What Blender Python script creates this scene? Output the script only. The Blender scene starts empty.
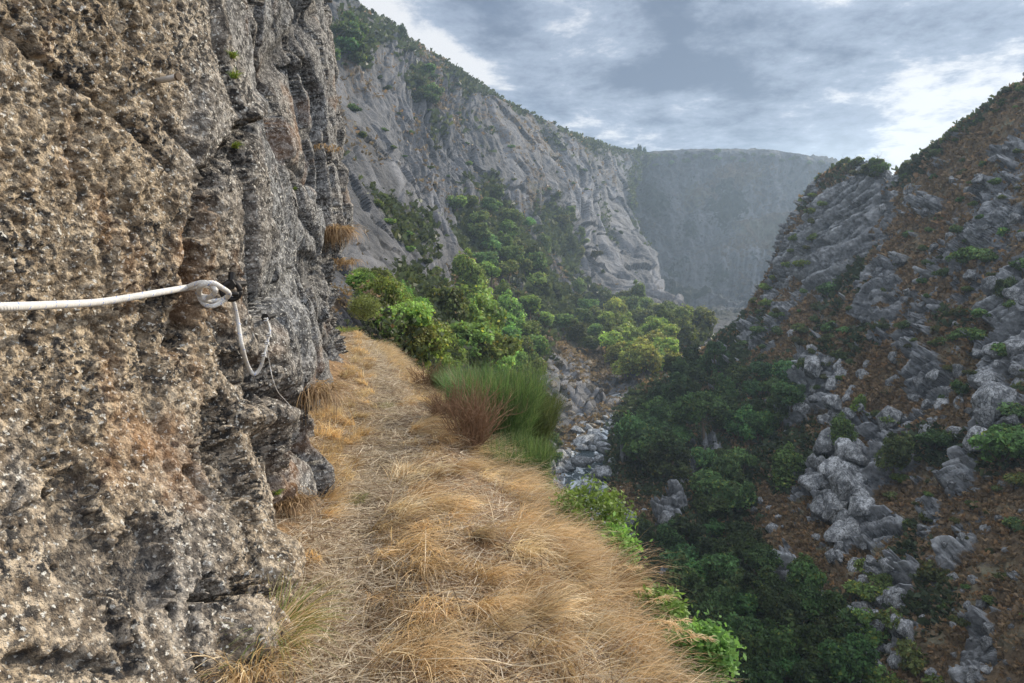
import bpy, math, random, re
import numpy as np
from mathutils import Vector, Matrix, Euler

random.seed(7)
RNG = np.random.default_rng(7)
R = math.radians
sc = bpy.context.scene
COL = sc.collection

# ------------------------------------------------------------------ camera
FPX, CX, CY, PITCH = 683.0, 512.0, 341.5, R(6.0)
cam_d = bpy.data.cameras.new("camera")
cam = bpy.data.objects.new("camera", cam_d)
COL.objects.link(cam)
cam.location = (0, 0, 0)
cam.rotation_euler = (R(90) - PITCH, 0, 0)
cam_d.sensor_width = 36
cam_d.lens = 36 * FPX / 1024
cam_d.clip_start = 0.05
cam_d.clip_end = 8000
sc.camera = cam

# ------------------------------------------------------------------ light
SUN_AZ, SUN_EL = 47.0, 31.0          # degrees right of the view, above the horizon
SUN_STRENGTH, SKY_STRENGTH, EXPOSURE = 5.0, 0.14, 0.38
HAZE_DENSITY = 0.00030
sc.view_settings.view_transform = 'Standard'
sc.view_settings.look = 'None'
sc.view_settings.gamma = 1
sc.view_settings.exposure = EXPOSURE
sc.cycles.use_denoising = True
sc.cycles.max_bounces = 5
sc.cycles.diffuse_bounces = 3
sc.cycles.glossy_bounces = 2
sc.cycles.transmission_bounces = 3
sc.cycles.transparent_max_bounces = 6
sc.cycles.volume_bounces = 0
sc.cycles.caustics_reflective = False
sc.cycles.caustics_refractive = False
sun_dir = Vector((math.sin(R(SUN_AZ)) * math.cos(R(SUN_EL)), math.cos(R(SUN_AZ)) * math.cos(R(SUN_EL)), math.sin(R(SUN_EL))))
sl = bpy.data.lights.new("sun", 'SUN')
sl.energy = SUN_STRENGTH
sl.angle = R(0.6)
sl.color = (1.0, 0.90, 0.74)
so = bpy.data.objects.new("sun", sl)
so.rotation_euler = sun_dir.to_track_quat('Z', 'Y').to_euler()
COL.objects.link(so)


class N:
    """small helper around a node tree"""
    def __init__(self, nt):
        self.nt = nt

    def node(self, typ, **kw):
        n = self.nt.nodes.new(typ)
        for k, v in kw.items():
            setattr(n, k, v)
        return n

    def link(self, a, b):
        self.nt.links.new(a, b)

    def put(self, sock, v):
        if isinstance(v, bpy.types.NodeSocket):
            self.link(v, sock)
        elif v is not None:
            if isinstance(v, (tuple, list)) and len(v) == 3 and len(sock.default_value) == 4:
                v = (*v, 1)
            sock.default_value = v

    def math(self, op, a, b=None, c=None, clamp=False):
        n = self.node('ShaderNodeMath', operation=op, use_clamp=clamp)
        for i, v in enumerate((a, b, c)):
            if v is not None:
                self.put(n.inputs[i], v)
        return n.outputs[0]

    def vmath(self, op, a, b=None, out=0, scale=None):
        n = self.node('ShaderNodeVectorMath', operation=op)
        self.put(n.inputs[0], a)
        if b is not None:
            self.put(n.inputs[1], b)
        if scale is not None:
            self.put(n.inputs['Scale'], scale)
        return n.outputs[out]

    def mix(self, f, a, b):
        n = self.node('ShaderNodeMix', data_type='RGBA')
        self.put(n.inputs[0], f)
        self.put(n.inputs[6], a)
        self.put(n.inputs[7], b)
        return n.outputs[2]

    def mixf(self, f, a, b):
        n = self.node('ShaderNodeMix', data_type='FLOAT')
        self.put(n.inputs[0], f)
        self.put(n.inputs[2], a)
        self.put(n.inputs[3], b)
        return n.outputs[0]

    def noise(self, vec, scale, detail=4, rough=.55, dist=0):
        n = self.node('ShaderNodeTexNoise')
        self.put(n.inputs['Vector'], vec)
        n.inputs['Scale'].default_value = scale
        n.inputs['Detail'].default_value = detail
        n.inputs['Roughness'].default_value = rough
        n.inputs['Distortion'].default_value = dist
        return n.outputs[0]

    def voro(self, vec, scale, feature='F1', out=0, rnd=1):
        n = self.node('ShaderNodeTexVoronoi', feature=feature)
        self.put(n.inputs['Vector'], vec)
        n.inputs['Scale'].default_value = scale
        n.inputs['Randomness'].default_value = rnd
        return n.outputs[out]

    def ramp(self, f, lo, hi):
        n = self.node('ShaderNodeMapRange', interpolation_type='SMOOTHSTEP')
        self.put(n.inputs[0], f)
        n.inputs[1].default_value = lo
        n.inputs[2].default_value = hi
        return n.outputs[0]


def build_world():
    w = bpy.data.worlds.new("World")
    sc.world = w
    w.use_nodes = True
    nt = w.node_tree
    nt.nodes.clear()
    g = N(nt)
    out = g.node('ShaderNodeOutputWorld')
    bg = g.node('ShaderNodeBackground')
    bg.inputs[1].default_value = SKY_STRENGTH
    g.link(bg.outputs[0], out.inputs[0])
    sky = g.node('ShaderNodeTexSky', sky_type='NISHITA', sun_disc=False)
    sky.sun_elevation = R(SUN_EL)
    sky.sun_rotation = R(SUN_AZ)
    sky.altitude = 300
    tc = g.node('ShaderNodeTexCoord')
    d = tc.outputs['Generated']
    sep = g.node('ShaderNodeSeparateXYZ')
    g.link(d, sep.inputs[0])
    x, y, z = sep.outputs
    # cloud layer: direction projected on a high plane
    zz = g.math('ADD', g.math('MAXIMUM', z, 0.0), 0.17)
    cx = g.math('DIVIDE', x, zz)
    cy = g.math('DIVIDE', y, zz)
    cmb = g.node('ShaderNodeCombineXYZ')
    g.link(cx, cmb.inputs[0])
    g.link(cy, cmb.inputs[1])
    p = cmb.outputs[0]
    n1 = g.noise(p, 0.95, 6, .6, .4)
    n2 = g.noise(g.vmath('ADD', p, (7.3, 2.1, 4)), 2.1, 7, .62, .2)
    n3 = g.noise(g.vmath('ADD', p, (1.3, 9.1, 2)), 4.2, 7, .66, .15)

    def blob(px, py, width, amp):
        a, b = (px - CX) / FPX, (CY - py) / FPX
        v = Vector((a, math.cos(PITCH) + b * math.sin(PITCH), -math.sin(PITCH) + b * math.cos(PITCH))).normalized()
        dt = g.vmath('DOT_PRODUCT', d, tuple(v), out=1)
        ang = g.math('SUBTRACT', 1.0, dt)
        e = g.math('MULTIPLY', ang, -1.0 / (width * width * .5))
        return g.math('MULTIPLY', g.math('EXPONENT', e), amp)
    # bright = thin, sunlit cloud; low = dense grey base
    v = g.math('ADD', g.math('MULTIPLY', n1, 1.7), g.math('MULTIPLY', n2, 1.4))
    v = g.math('ADD', v, g.math('MULTIPLY', n3, 1.2))
    v = g.math('SUBTRACT', v, 2.05)
    for args in ((640, 10, .20, -.20), (720, 90, .14, -.13), (520, 10, .12, -.12), (860, 125, .09, -.10), (760, 130, .10, -.06), (880, 65, .09, -.08),
                 (575, 95, .08, .10), (500, 60, .08, .08), (700, 115, .06, .14), (850, 30, .08, .05), (990, 50, .10, .08), (905, 155, .06, .30), (740, 50, .09, -.10), (700, 120, .06, .12), (980, 40, .07, .10),
                 (960, 100, .06, .10), (970, 20, .05, -.12), (940, 75, .04, -.10), (390, 10, .10, .04), (625, 130, .05, .13), (780, 60, .05, .10), (520, 60, .07, -.10), (840, 125, .05, -.10), (560, 0, .05, .16), (930, 0, .05, -.10), (790, 85, .05, .12)):
        v = g.math('ADD', v, blob(*args))
    light = g.ramp(v, -.42, .16)
    core = g.ramp(v, .02, .30)
    dark = (.80, 1.08, 1.62)
    mid = (2.15, 2.55, 3.25)
    white = (4.7, 4.75, 4.9)
    c = g.mix(light, dark, mid)
    c = g.mix(core, c, white)
    # real sky shows through where the layer is thin
    thin = g.ramp(g.noise(g.vmath('ADD', p, (3.3, 5.1, 8)), .8, 4, .5), .52, .75)
    c = g.mix(g.math('MULTIPLY', thin, .18), c, sky.outputs[0])
    # sky away from the view is brightened as added fill for the shaded slope
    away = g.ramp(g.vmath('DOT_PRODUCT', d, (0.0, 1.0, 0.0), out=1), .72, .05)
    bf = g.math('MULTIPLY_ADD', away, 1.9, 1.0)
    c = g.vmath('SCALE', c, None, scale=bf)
    # the layer glows round the sun
    sd = g.vmath('DOT_PRODUCT', d, tuple(sun_dir), out=1)
    glow = g.math('POWER', g.math('MAXIMUM', sd, 0.0), 14)
    c2 = g.node('ShaderNodeVectorMath', operation='MULTIPLY_ADD')
    g.link(c, c2.inputs[0])
    gl = g.math('MULTIPLY_ADD', glow, .12, 1.0)
    cg = g.node('ShaderNodeCombineXYZ')
    for i in range(3):
        g.link(gl, cg.inputs[i])
    g.link(cg.outputs[0], c2.inputs[1])
    c = c2.outputs[0]
    # clear sky below the horizon line only
    c = g.mix(g.ramp(z, -.06, .0), sky.outputs[0], c)
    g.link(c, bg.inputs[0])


build_world()

# ------------------------------------------------------------------ maths helpers
CP, SP = math.cos(PITCH), math.sin(PITCH)


def unproj(px, py, Y):
    a, b = (px - CX) / FPX, (CY - py) / FPX
    dy, dz = CP + b * SP, -SP + b * CP
    t = Y / dy
    return np.array((a * t, Y, dz * t))


def onplane(px, py, z):
    a, b = (px - CX) / FPX, (CY - py) / FPX
    dy, dz = CP + b * SP, -SP + b * CP
    t = z / dz
    return np.array((a * t, dy * t, z))


def river_z(Y):
    return -36 + (Y - 70) * .04


def riv(px, py):
    a, b = (px - CX) / FPX, (CY - py) / FPX
    dy, dz = CP + b * SP, -SP + b * CP
    t = (-36 - 70 * .04) / (dz - .04 * dy)
    return np.array((a * t, dy * t, dz * t))


def project(P):
    P = np.asarray(P, float)
    dep = P[..., 1] * CP - P[..., 2] * SP
    up = P[..., 1] * SP + P[..., 2] * CP
    dd = np.where(dep > .05, dep, np.nan)
    return CX + FPX * P[..., 0] / dd, CY - FPX * up / dd, dep


_perm = np.random.default_rng(3).permutation(4096).astype(np.int32)


def _h(ix, iy, iz, seed=0):
    m = 4095
    a = _perm[(ix + seed * 131) & m]
    a = _perm[(a + iy) & m]
    return _perm[(a + iz) & m]


_grad = np.random.default_rng(5).normal(size=(4096, 3)).astype(np.float32)
_grad /= np.linalg.norm(_grad, axis=1)[:, None]


def pnoise(x, y, z, seed=0):
    x = np.asarray(x, np.float32); y = np.asarray(y, np.float32); z = np.asarray(z, np.float32)
    x, y, z = np.broadcast_arrays(x, y, z)
    fx, fy, fz = np.floor(x), np.floor(y), np.floor(z)
    ix, iy, iz = fx.astype(np.int32), fy.astype(np.int32), fz.astype(np.int32)
    x, y, z = x - fx, y - fy, z - fz
    u, v, w = (t * t * t * (t * (t * 6 - 15) + 10) for t in (x, y, z))
    r = 0
    for i in (0, 1):
        for j in (0, 1):
            for k in (0, 1):
                g = _grad[_h(ix + i, iy + j, iz + k, seed)]
                dt = g[..., 0] * (x - i) + g[..., 1] * (y - j) + g[..., 2] * (z - k)
                r = r + dt * (u if i else 1 - u) * (v if j else 1 - v) * (w if k else 1 - w)
    return r * 1.5


def fbm(x, y, z, octaves=4, gain=.5, lac=2.03, seed=0, ridged=False):
    a, s, t = 1.0, 0, 0
    for o in range(octaves):
        n = pnoise(x * lac ** o, y * lac ** o, z * lac ** o, seed + o)
        if ridged:
            n = 1 - 2 * np.abs(n)
        s = s + a * n
        t += a
        a *= gain
    return s / t


def worley(x, y, seed=0):
    """2D cells: F1, F2-F1, and a random tilted plane per cell (-1..1)"""
    fx, fy = np.floor(x), np.floor(y)
    ix, iy = fx.astype(np.int32), fy.astype(np.int32)
    d1 = np.full(x.shape, 9.0, np.float32); d2 = d1.copy()
    pl = np.zeros(x.shape, np.float32); cid = np.zeros(x.shape, np.int32)
    for i in (-1, 0, 1):
        for j in (-1, 0, 1):
            h = _h(ix + i, iy + j, np.int32(seed), seed)
            ox = fx + i + .5 + _grad[h, 0] * .48 - x
            oy = fy + j + .5 + _grad[h, 1] * .48 - y
            d = np.sqrt(ox * ox + oy * oy)
            h2 = _perm[h]
            plane = _grad[h2, 0] * 1.1 * -ox + _grad[h2, 1] * 1.1 * -oy + _grad[h2, 2] * .8
            near = d < d1
            d2 = np.where(near, d1, np.minimum(d2, d))
            d1 = np.where(near, d, d1)
            pl = np.where(near, plane, pl)
            cid = np.where(near, h, cid)
    return d1, d2 - d1, pl, cid


def sstep(a, b, x):
    t = np.clip((x - a) / (b - a), 0, 1)
    return t * t * (3 - 2 * t)


def catmull(C, n):
    """C[m,...] -> n samples along axis 0"""
    m = C.shape[0]
    t = np.linspace(0, m - 1, n)
    i = np.minimum(t.astype(int), m - 2)
    f = (t - i).reshape((-1,) + (1,) * (C.ndim - 1))
    p0, p1, p2, p3 = C[np.maximum(i - 1, 0)], C[i], C[i + 1], C[np.minimum(i + 2, m - 1)]
    m1, m2 = (p2 - p0) * .5, (p3 - p1) * .5
    f2, f3 = f * f, f * f * f
    return (2 * f3 - 3 * f2 + 1) * p1 + (f3 - 2 * f2 + f) * m1 + (-2 * f3 + 3 * f2) * p2 + (f3 - f2) * m2


def normals(P):
    du = np.gradient(P, axis=0); dv = np.gradient(P, axis=1)
    n = np.cross(du, dv)
    n /= np.linalg.norm(n, axis=-1, keepdims=True) + 1e-9
    return n


def segdist(X, Y, pts):
    """distance to a polyline, and the position 0..1 along it"""
    best = np.full(X.shape, 1e9); tt = np.zeros(X.shape)
    n = len(pts) - 1
    for k in range(n):
        (x0, y0), (x1, y1) = pts[k], pts[k + 1]
        dx, dy = x1 - x0, y1 - y0
        t = np.clip(((X - x0) * dx + (Y - y0) * dy) / (dx * dx + dy * dy), 0, 1)
        d = np.hypot(X - x0 - t * dx, Y - y0 - t * dy)
        c = d < best
        best = np.where(c, d, best); tt = np.where(c, (k + t) / n, tt)
    return best, tt


def inpoly(x, y, poly):
    x = np.asarray(x); y = np.asarray(y)
    r = np.zeros(x.shape, bool)
    n = len(poly)
    for i in range(n):
        x0, y0 = poly[i]; x1, y1 = poly[(i + 1) % n]
        c = ((y0 > y) != (y1 > y)) & (x < (x1 - x0) * (y - y0) / ((y1 - y0) or 1e-9) + x0)
        r ^= c
    return r


# ------------------------------------------------------------------ mesh helpers
def mesh_np(name, V, F, mat=None, smooth=True, cols=None):
    """V (n,3), F (m,k) constant k -> mesh; cols = dict name -> (n,4) per vertex"""
    me = bpy.data.meshes.new(name)
    V = np.ascontiguousarray(V, np.float32); F = np.ascontiguousarray(F, np.int32)
    me.vertices.add(len(V)); me.vertices.foreach_set('co', V.ravel())
    k = F.shape[1]
    me.loops.add(F.size); me.loops.foreach_set('vertex_index', F.ravel())
    me.polygons.add(len(F))
    me.polygons.foreach_set('loop_start', np.arange(0, F.size, k, dtype=np.int32))
    me.polygons.foreach_set('use_smooth', np.full(len(F), smooth))
    me.update(calc_edges=True)
    for nm, c in (cols or {}).items():
        a = me.color_attributes.new(nm, 'FLOAT_COLOR', 'POINT')
        a.data.foreach_set('color', np.ascontiguousarray(c, np.float32).ravel())
    if mat:
        me.materials.append(mat)
    return me


def link(name, me, parent=None, loc=None, **props):
    o = bpy.data.objects.new(name, me)
    COL.objects.link(o)
    if parent:
        o.parent = parent
    if loc is not None:
        o.location = loc
    for k, v in props.items():
        if v is not None:
            o[k] = v
    return o


def grid_faces(nu, nv):
    i = np.arange(nu - 1)[:, None] * nv + np.arange(nv - 1)[None, :]
    return np.stack((i, i + 1, i + nv + 1, i + nv), -1).reshape(-1, 4)


def grid_obj(name, P, mat, cols=None, smooth=True, flip=False, **props):
    nu, nv = P.shape[:2]
    F = grid_faces(nu, nv)
    if flip:
        F = F[:, ::-1]
    cc = {k: v.reshape(-1, 4) for k, v in (cols or {}).items()}
    return link(name, mesh_np(name, P.reshape(-1, 3), F, mat, smooth, cc), **props)


def tube(pts, rad, seg=10, cap=True):
    """tube along 3D points; rad scalar or list. returns V, F(quads)"""
    pts = np.asarray(pts, float); n = len(pts)
    rad = np.broadcast_to(np.asarray(rad, float), (n,))
    T = np.gradient(pts, axis=0); T /= np.linalg.norm(T, axis=1)[:, None] + 1e-9
    ref = np.array((0, 0, 1.0)) if abs(T[0, 2]) < .9 else np.array((1.0, 0, 0))
    A = np.cross(T[0], ref); A /= np.linalg.norm(A)
    rings = []
    for i in range(n):
        A = A - T[i] * A.dot(T[i]); A /= np.linalg.norm(A) + 1e-9
        B = np.cross(T[i], A)
        th = np.linspace(0, 2 * math.pi, seg, endpoint=False)
        rings.append(pts[i] + rad[i] * (np.cos(th)[:, None] * A + np.sin(th)[:, None] * B))
    V = np.concatenate(rings)
    F = []
    for i in range(n - 1):
        for j in range(seg):
            k = (j + 1) % seg
            F.append((i * seg + j, i * seg + k, (i + 1) * seg + k, (i + 1) * seg + j))
    if cap:
        V = np.concatenate((V, pts[:1], pts[-1:]))
        a, b = len(V) - 2, len(V) - 1
        for j in range(0, seg, 2):
            F.append((a, (j + 2) % seg, (j + 1) % seg, j))
            o = (n - 1) * seg
            F.append((b, o + j, o + (j + 1) % seg, o + (j + 2) % seg))
    return V, np.array(F)


def joinm(parts):
    Vs, Fs, o = [], [], 0
    for V, F in parts:
        Vs.append(V); Fs.append(F + o); o += len(V)
    return np.concatenate(Vs), np.concatenate(Fs)


def smooth_path(ctrl, n):
    return catmull(np.asarray(ctrl, float), n)


# ------------------------------------------------------------------ materials
def new_mat(name):
    m = bpy.data.materials.new(name)
    m.use_nodes = True
    nt = m.node_tree
    g = N(nt)
    b = nt.nodes['Principled BSDF']
    b.inputs['Specular IOR Level'].default_value = .25
    return m, g, b


def attr(g, name):
    a = g.node('ShaderNodeAttribute', attribute_name=name)
    return a


def bump(g, b, h, strength, dist):
    n = g.node('ShaderNodeBump')
    n.inputs['Strength'].default_value = strength
    n.inputs['Distance'].default_value = dist
    g.link(h, n.inputs['Height'])
    g.link(n.outputs[0], b.inputs['Normal'])


def mat_cliff():
    m, g, b = new_mat("granite_crusted")
    p = g.node('ShaderNodeTexCoord').outputs['Object']
    mk = attr(g, "mask")
    sp = g.node('ShaderNodeSeparateColor'); g.link(mk.outputs[0], sp.inputs[0])
    tan_, cav_shade, rust = sp.outputs
    fine = g.noise(p, 95, 3, .6)
    med = g.noise(p, 34, 4, .6)
    med2 = g.noise(g.vmath('ADD', p, (3, 7, 1)), 17, 4, .65)
    big = g.noise(p, 2.2, 4, .6)
    warm = g.mix(g.ramp(med2, .36, .64), (.13, .092, .056), (.50, .395, .27))
    cool = g.mix(g.ramp(med2, .38, .62), (.085, .084, .084), (.32, .315, .305))
    c = g.mix(tan_, cool, warm)
    # black lichen flecks
    dk = g.ramp(med, .47, .57)
    dk2 = g.ramp(g.noise(g.vmath('ADD', p, (11, 3, 5)), 4, 5, .65), .45, .58)
    c = g.mix(g.math('MULTIPLY', dk, g.math('MULTIPLY_ADD', dk2, .5, .5)), c, (.035, .032, .030))
    # quartz and pale grains
    wt = g.ramp(g.noise(g.vmath('ADD', p, (5, 1, 9)), 60, 2, .5), .60, .68)
    c = g.mix(g.math('MULTIPLY', wt, .8), c, (.66, .63, .56))
    bl = g.ramp(g.noise(g.vmath('ADD', p, (8, 2, 1)), 75, 2, .5), .62, .70)
    c = g.mix(g.math('MULTIPLY', bl, .7), c, (.03, .03, .03))
    # rust stains
    c = g.mix(g.math('MULTIPLY', rust, .55), c, (.36, .17, .06))
    # green specks of moss
    gs = g.ramp(g.noise(g.vmath('ADD', p, (1, 22, 9)), 9, 4, .7), .70, .76)
    c = g.mix(g.math('MULTIPLY', gs, .5), c, (.13, .16, .04))
    # shade of the cracks and pockets, painted in as near-black
    c = g.mix(g.math('MULTIPLY', cav_shade, .78), c, (.028, .027, .028))
    g.link(c, b.inputs['Base Color'])
    b.inputs['Roughness'].default_value = .85
    h = g.math('ADD', g.math('MULTIPLY', fine, .5), med)
    bump(g, b, h, 1.0, .035)
    return m


def mat_hill(name, scale, rock1, rock2, dryc, vegc, bumpd):
    m, g, b = new_mat(name)
    p = g.node('ShaderNodeTexCoord').outputs['Object']
    mk = attr(g, "mask")
    sp = g.node('ShaderNodeSeparateColor'); g.link(mk.outputs[0], sp.inputs[0])
    veg, dry, pale = sp.outputs
    n1 = g.noise(p, 1.6 * scale, 5, .65)
    n2 = g.noise(g.vmath('ADD', p, (4, 9, 2)), .35 * scale, 5, .6)
    c = g.mix(g.ramp(n1, .35, .66), rock1, rock2)
    c = g.mix(g.math('MULTIPLY', g.ramp(n2, .5, .7), .5), c, tuple(v * .45 for v in rock1))
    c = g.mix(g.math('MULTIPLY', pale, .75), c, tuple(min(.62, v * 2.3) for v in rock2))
    n3 = g.noise(g.vmath('ADD', p, (14, 1, 2)), 2.2 * scale, 4, .7)
    dcol = g.mix(g.ramp(n3, .35, .65), tuple(v * .45 for v in dryc), dryc)
    n3b = g.noise(g.vmath('ADD', p, (1, 16, 2)), .22 * scale, 3, .6)
    dcol = g.mix(g.ramp(n3b, .5, .7), dcol, tuple(v * k for v, k in zip(dryc, (1.0, 1.35, 1.5))))
    vcol = g.mix(g.ramp(n3, .35, .65), tuple(v * .4 for v in vegc), vegc)
    e1 = g.math('ADD', dry, g.math('MULTIPLY', g.math('SUBTRACT', n1, .5), 1.2))
    c = g.mix(g.ramp(e1, .42, .58), c, dcol)
    e2 = g.math('ADD', veg, g.math('MULTIPLY', g.math('SUBTRACT', n1, .5), 1.2))
    c = g.mix(g.ramp(e2, .42, .58), c, vcol)
    g.link(c, b.inputs['Base Color'])
    b.inputs['Roughness'].default_value = .9
    h = g.math('ADD', g.noise(p, 1.6 * scale, 8, .74), g.math('MULTIPLY', g.voro(p, 1.3 * scale), .4))
    bump(g, b, h, 1.0, bumpd)
    return m


def mat_leaf(name, trans=.45, rough=.6, shift=(1, 1, 1), rnd=1.0):
    """foliage or dry blades: vertex colour is the leaf's own colour"""
    m, g, b = new_mat(name)
    a = attr(g, "tint")
    oi = g.node('ShaderNodeObjectInfo')
    hs = g.node('ShaderNodeHueSaturation')
    g.link(a.outputs[0], hs.inputs['Color'])
    g.link(g.math('MULTIPLY_ADD', oi.outputs['Random'], .07 * rnd, .5 - .04 * rnd), hs.inputs['Hue'])
    g.link(g.math('MULTIPLY_ADD', oi.outputs['Random'], .8 * rnd, 1 - .4 * rnd), hs.inputs['Value'])
    c = g.vmath('MULTIPLY', hs.outputs[0], shift)
    c = g.vmath('MULTIPLY', c, attr_obj_color(g))
    g.link(c, b.inputs['Base Color'])
    b.inputs['Roughness'].default_value = rough
    t = g.node('ShaderNodeBsdfTranslucent')
    g.link(g.vmath('MULTIPLY', c, (1.05, 1.08, .9)), t.inputs[0])
    mx = g.node('ShaderNodeMixShader')
    mx.inputs[0].default_value = trans
    g.link(b.outputs[0], mx.inputs[1]); g.link(t.outputs[0], mx.inputs[2])
    out = [n for n in g.nt.nodes if n.type == 'OUTPUT_MATERIAL'][0]
    g.link(mx.outputs[0], out.inputs[0])
    return m


def attr_obj_color(g):
    oi = g.node('ShaderNodeObjectInfo')
    return oi.outputs['Color']


def mat_boulder(name, c1, c2, sc_=1.0):
    m, g, b = new_mat(name)
    p = g.node('ShaderNodeTexCoord').outputs['Object']
    oi = g.node('ShaderNodeObjectInfo')
    p = g.vmath('ADD', p, g.vmath('SCALE', oi.outputs['Location'], None, scale=.37))
    n1 = g.noise(p, 2.2 * sc_, 6, .68)
    n2 = g.noise(g.vmath('ADD', p, (3, 3, 8)), 9 * sc_, 4, .7)
    c = g.mix(g.ramp(n1, .36, .62), c1, c2)
    c = g.mix(g.math('MULTIPLY', g.ramp(n2, .50, .60), .7), c, (.05, .05, .046))
    ck = g.ramp(g.voro(p, 3.0 * sc_, 'DISTANCE_TO_EDGE'), .06, .0)
    c = g.mix(g.math('MULTIPLY', ck, .8), c, (.03, .03, .03))
    hs = g.node('ShaderNodeHueSaturation')
    g.link(c, hs.inputs['Color'])
    g.link(g.math('MULTIPLY_ADD', oi.outputs['Random'], .6, .7), hs.inputs['Value'])
    g.link(hs.outputs[0], b.inputs['Base Color'])
    b.inputs['Roughness'].default_value = .85
    bump(g, b, g.math('ADD', n1, g.math('MULTIPLY', n2, .4)), .9, .25)
    return m


def mat_plain(name, c, rough=.7, metal=0, var=.25, scale=20, bd=.01):
    m, g, b = new_mat(name)
    p = g.node('ShaderNodeTexCoord').outputs['Object']
    n = g.noise(p, scale, 5, .65)
    g.link(g.mix(n, tuple(v * (1 - var) for v in c), tuple(min(1, v * (1 + var)) for v in c)), b.inputs['Base Color'])
    b.inputs['Roughness'].default_value = rough
    b.inputs['Metallic'].default_value = metal
    bump(g, b, n, .5, bd)
    return m


M = {}
M['cliff'] = mat_cliff()
M['left_hill'] = mat_hill("slab_hillside", .33, (.040, .041, .045), (.104, .102, .104), (.12, .085, .055), (.035, .042, .024), 1.0)
M['far_hill'] = mat_hill("far_mountain", .15, (.026, .028, .032), (.075, .076, .08), (.085, .062, .04), (.022, .028, .020), 4.0)
M['right_hill'] = mat_hill("bracken_hillside", .8, (.085, .088, .092), (.31, .315, .32), (.20, .14, .082), (.042, .052, .026), .6)
M['leaf'] = mat_leaf("foliage")
M['straw'] = mat_leaf("dry_blades", .42, .55, rnd=0.0)
M['bark'] = mat_plain("bark", (.11, .08, .055), .9, 0, .4, 3, .05)
M['twig'] = mat_plain("dry_twig", (.20, .12, .07), .85, 0, .35, 8, .01)
M['boulder'] = mat_boulder("river_boulder", (.13, .135, .14), (.38, .39, .395))
M['rock'] = mat_boulder("slope_rock", (.10, .102, .105), (.36, .36, .355))
M['tan_rock'] = mat_boulder("tan_rock", (.10, .085, .065), (.32, .27, .21))
M['iron'] = mat_plain("black_iron", (.025, .023, .022), .5, .6, .4, 60, .002)
M['steel'] = mat_plain("weathered_steel", (.42, .39, .35), .5, .5, .4, 50, .002)
# ------------------------------------------------------------------ the valley sides (control points: pixel x, pixel y, distance -> world)
W = lambda x, y, z: np.array((x, y, z), float)
U = unproj


def loft(cols, nu, nv, back=(1.25, 14)):
    """cols: list of lists of world points, ridge first. adds a far side beyond the ridge."""
    C = np.array(cols, float)
    r = C[:, :1]
    b1 = r * np.array((1.06, 1.06, 1)) + np.array((0, 4, -3.0))
    b2 = r * np.array((back[0], back[0], 1)) + np.array((0, 10, -back[1] * 1.0))
    b3 = r * np.array((back[0] * 1.3, back[0] * 1.3, 1)) + np.array((0, 20, -back[1] * 3.0))
    top = catmull(np.transpose(np.concatenate((b3, b2, b1, r), 1), (1, 0, 2)), 40)[:-1]
    body = catmull(np.transpose(C, (1, 0, 2)), nv)
    A = np.concatenate((top, body), 0)                # rows, cols, 3
    P = catmull(np.transpose(A, (1, 0, 2)), nu)       # nu, rows, 3
    return P, 39


def arclen(P, axis):
    d = np.linalg.norm(np.diff(P, axis=axis), axis=-1)
    z = np.zeros_like(np.take(d, [0], axis=axis))
    return np.concatenate((z, np.cumsum(d, axis=axis)), axis=axis)


def blobmask(PX, PY, blobs):
    """soft union of rotated ellipses (px, py, rx, ry, angle)"""
    m = np.zeros(PX.shape)
    for b in blobs:
        x, y, rx, ry = b[:4]
        a = R(b[4]) if len(b) > 4 else 0
        w = b[5] if len(b) > 5 else 1
        dx, dy = PX - x, PY - y
        u = (dx * math.cos(a) + dy * math.sin(a)) / rx
        v = (-dx * math.sin(a) + dy * math.cos(a)) / ry
        m = np.maximum(m, w * np.exp(-(u * u + v * v) * .9))
    return np.nan_to_num(m)


def mask_cols(r, g_, b_):
    return np.stack((r, g_, b_, np.ones_like(r)), -1)


# ---- left hillside
Lc = [
    [U(100, -200, 100), U(120, 50, 60), U(150, 150, 40), U(200, 220, 28), U(230, 270, 24), U(260, 305, 22), W(-3, 17, -12), W(8, 14, -38)],
    [U(250, -100, 220), U(250, 60, 120), U(260, 160, 75), U(280, 230, 45), U(310, 275, 31), U(345, 330, 24), W(-1.5, 22, -13), W(8.5, 22, -38)],
    [U(330, -12, 300), U(335, 80, 190), U(340, 170, 115), U(345, 240, 68), U(360, 292, 40), U(400, 350, 29), W(0, 29, -16), W(8.5, 30, -37.7)],
    [U(400, 37, 350), U(400, 115, 255), U(405, 190, 180), U(415, 255, 122), U(428, 310, 82), U(450, 372, 58), W(1, 44, -18), W(8, 45, -37)],
    [U(440, 60, 375), U(435, 135, 285), U(440, 210, 210), U(450, 270, 155), U(465, 325, 115), U(490, 385, 84), U(515, 445, 66), W(8, 63, -36.3)],
    [U(480, 86, 400), U(475, 155, 322), U(475, 230, 250), U(485, 290, 196), U(500, 345, 156), U(520, 400, 127), U(540, 450, 112), riv(555, 492)],
    [U(560, 129, 480), U(550, 195, 390), U(545, 250, 312), U(550, 305, 248), U(562, 350, 202), U(580, 385, 172), U(588, 415, 148), riv(585, 440)],
    [U(610, 146, 580), U(600, 210, 480), U(598, 265, 390), U(605, 310, 312), U(618, 345, 252), U(624, 370, 208), U(626, 385, 186), riv(626, 400)],
    [U(643, 153, 690), U(634, 196, 610), U(646, 250, 500), U(665, 295, 380), U(682, 318, 318), U(690, 332, 280), U(692, 340, 262), riv(688, 350)],
    [U(655, 156, 760), U(605, 205, 690), U(620, 265, 590), U(648, 298, 490), U(675, 320, 400), U(690, 330, 350), U(700, 333, 305), riv(708, 337)],
]
P, r0 = loft(Lc, 620, 560)
n0 = normals(P)
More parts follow.
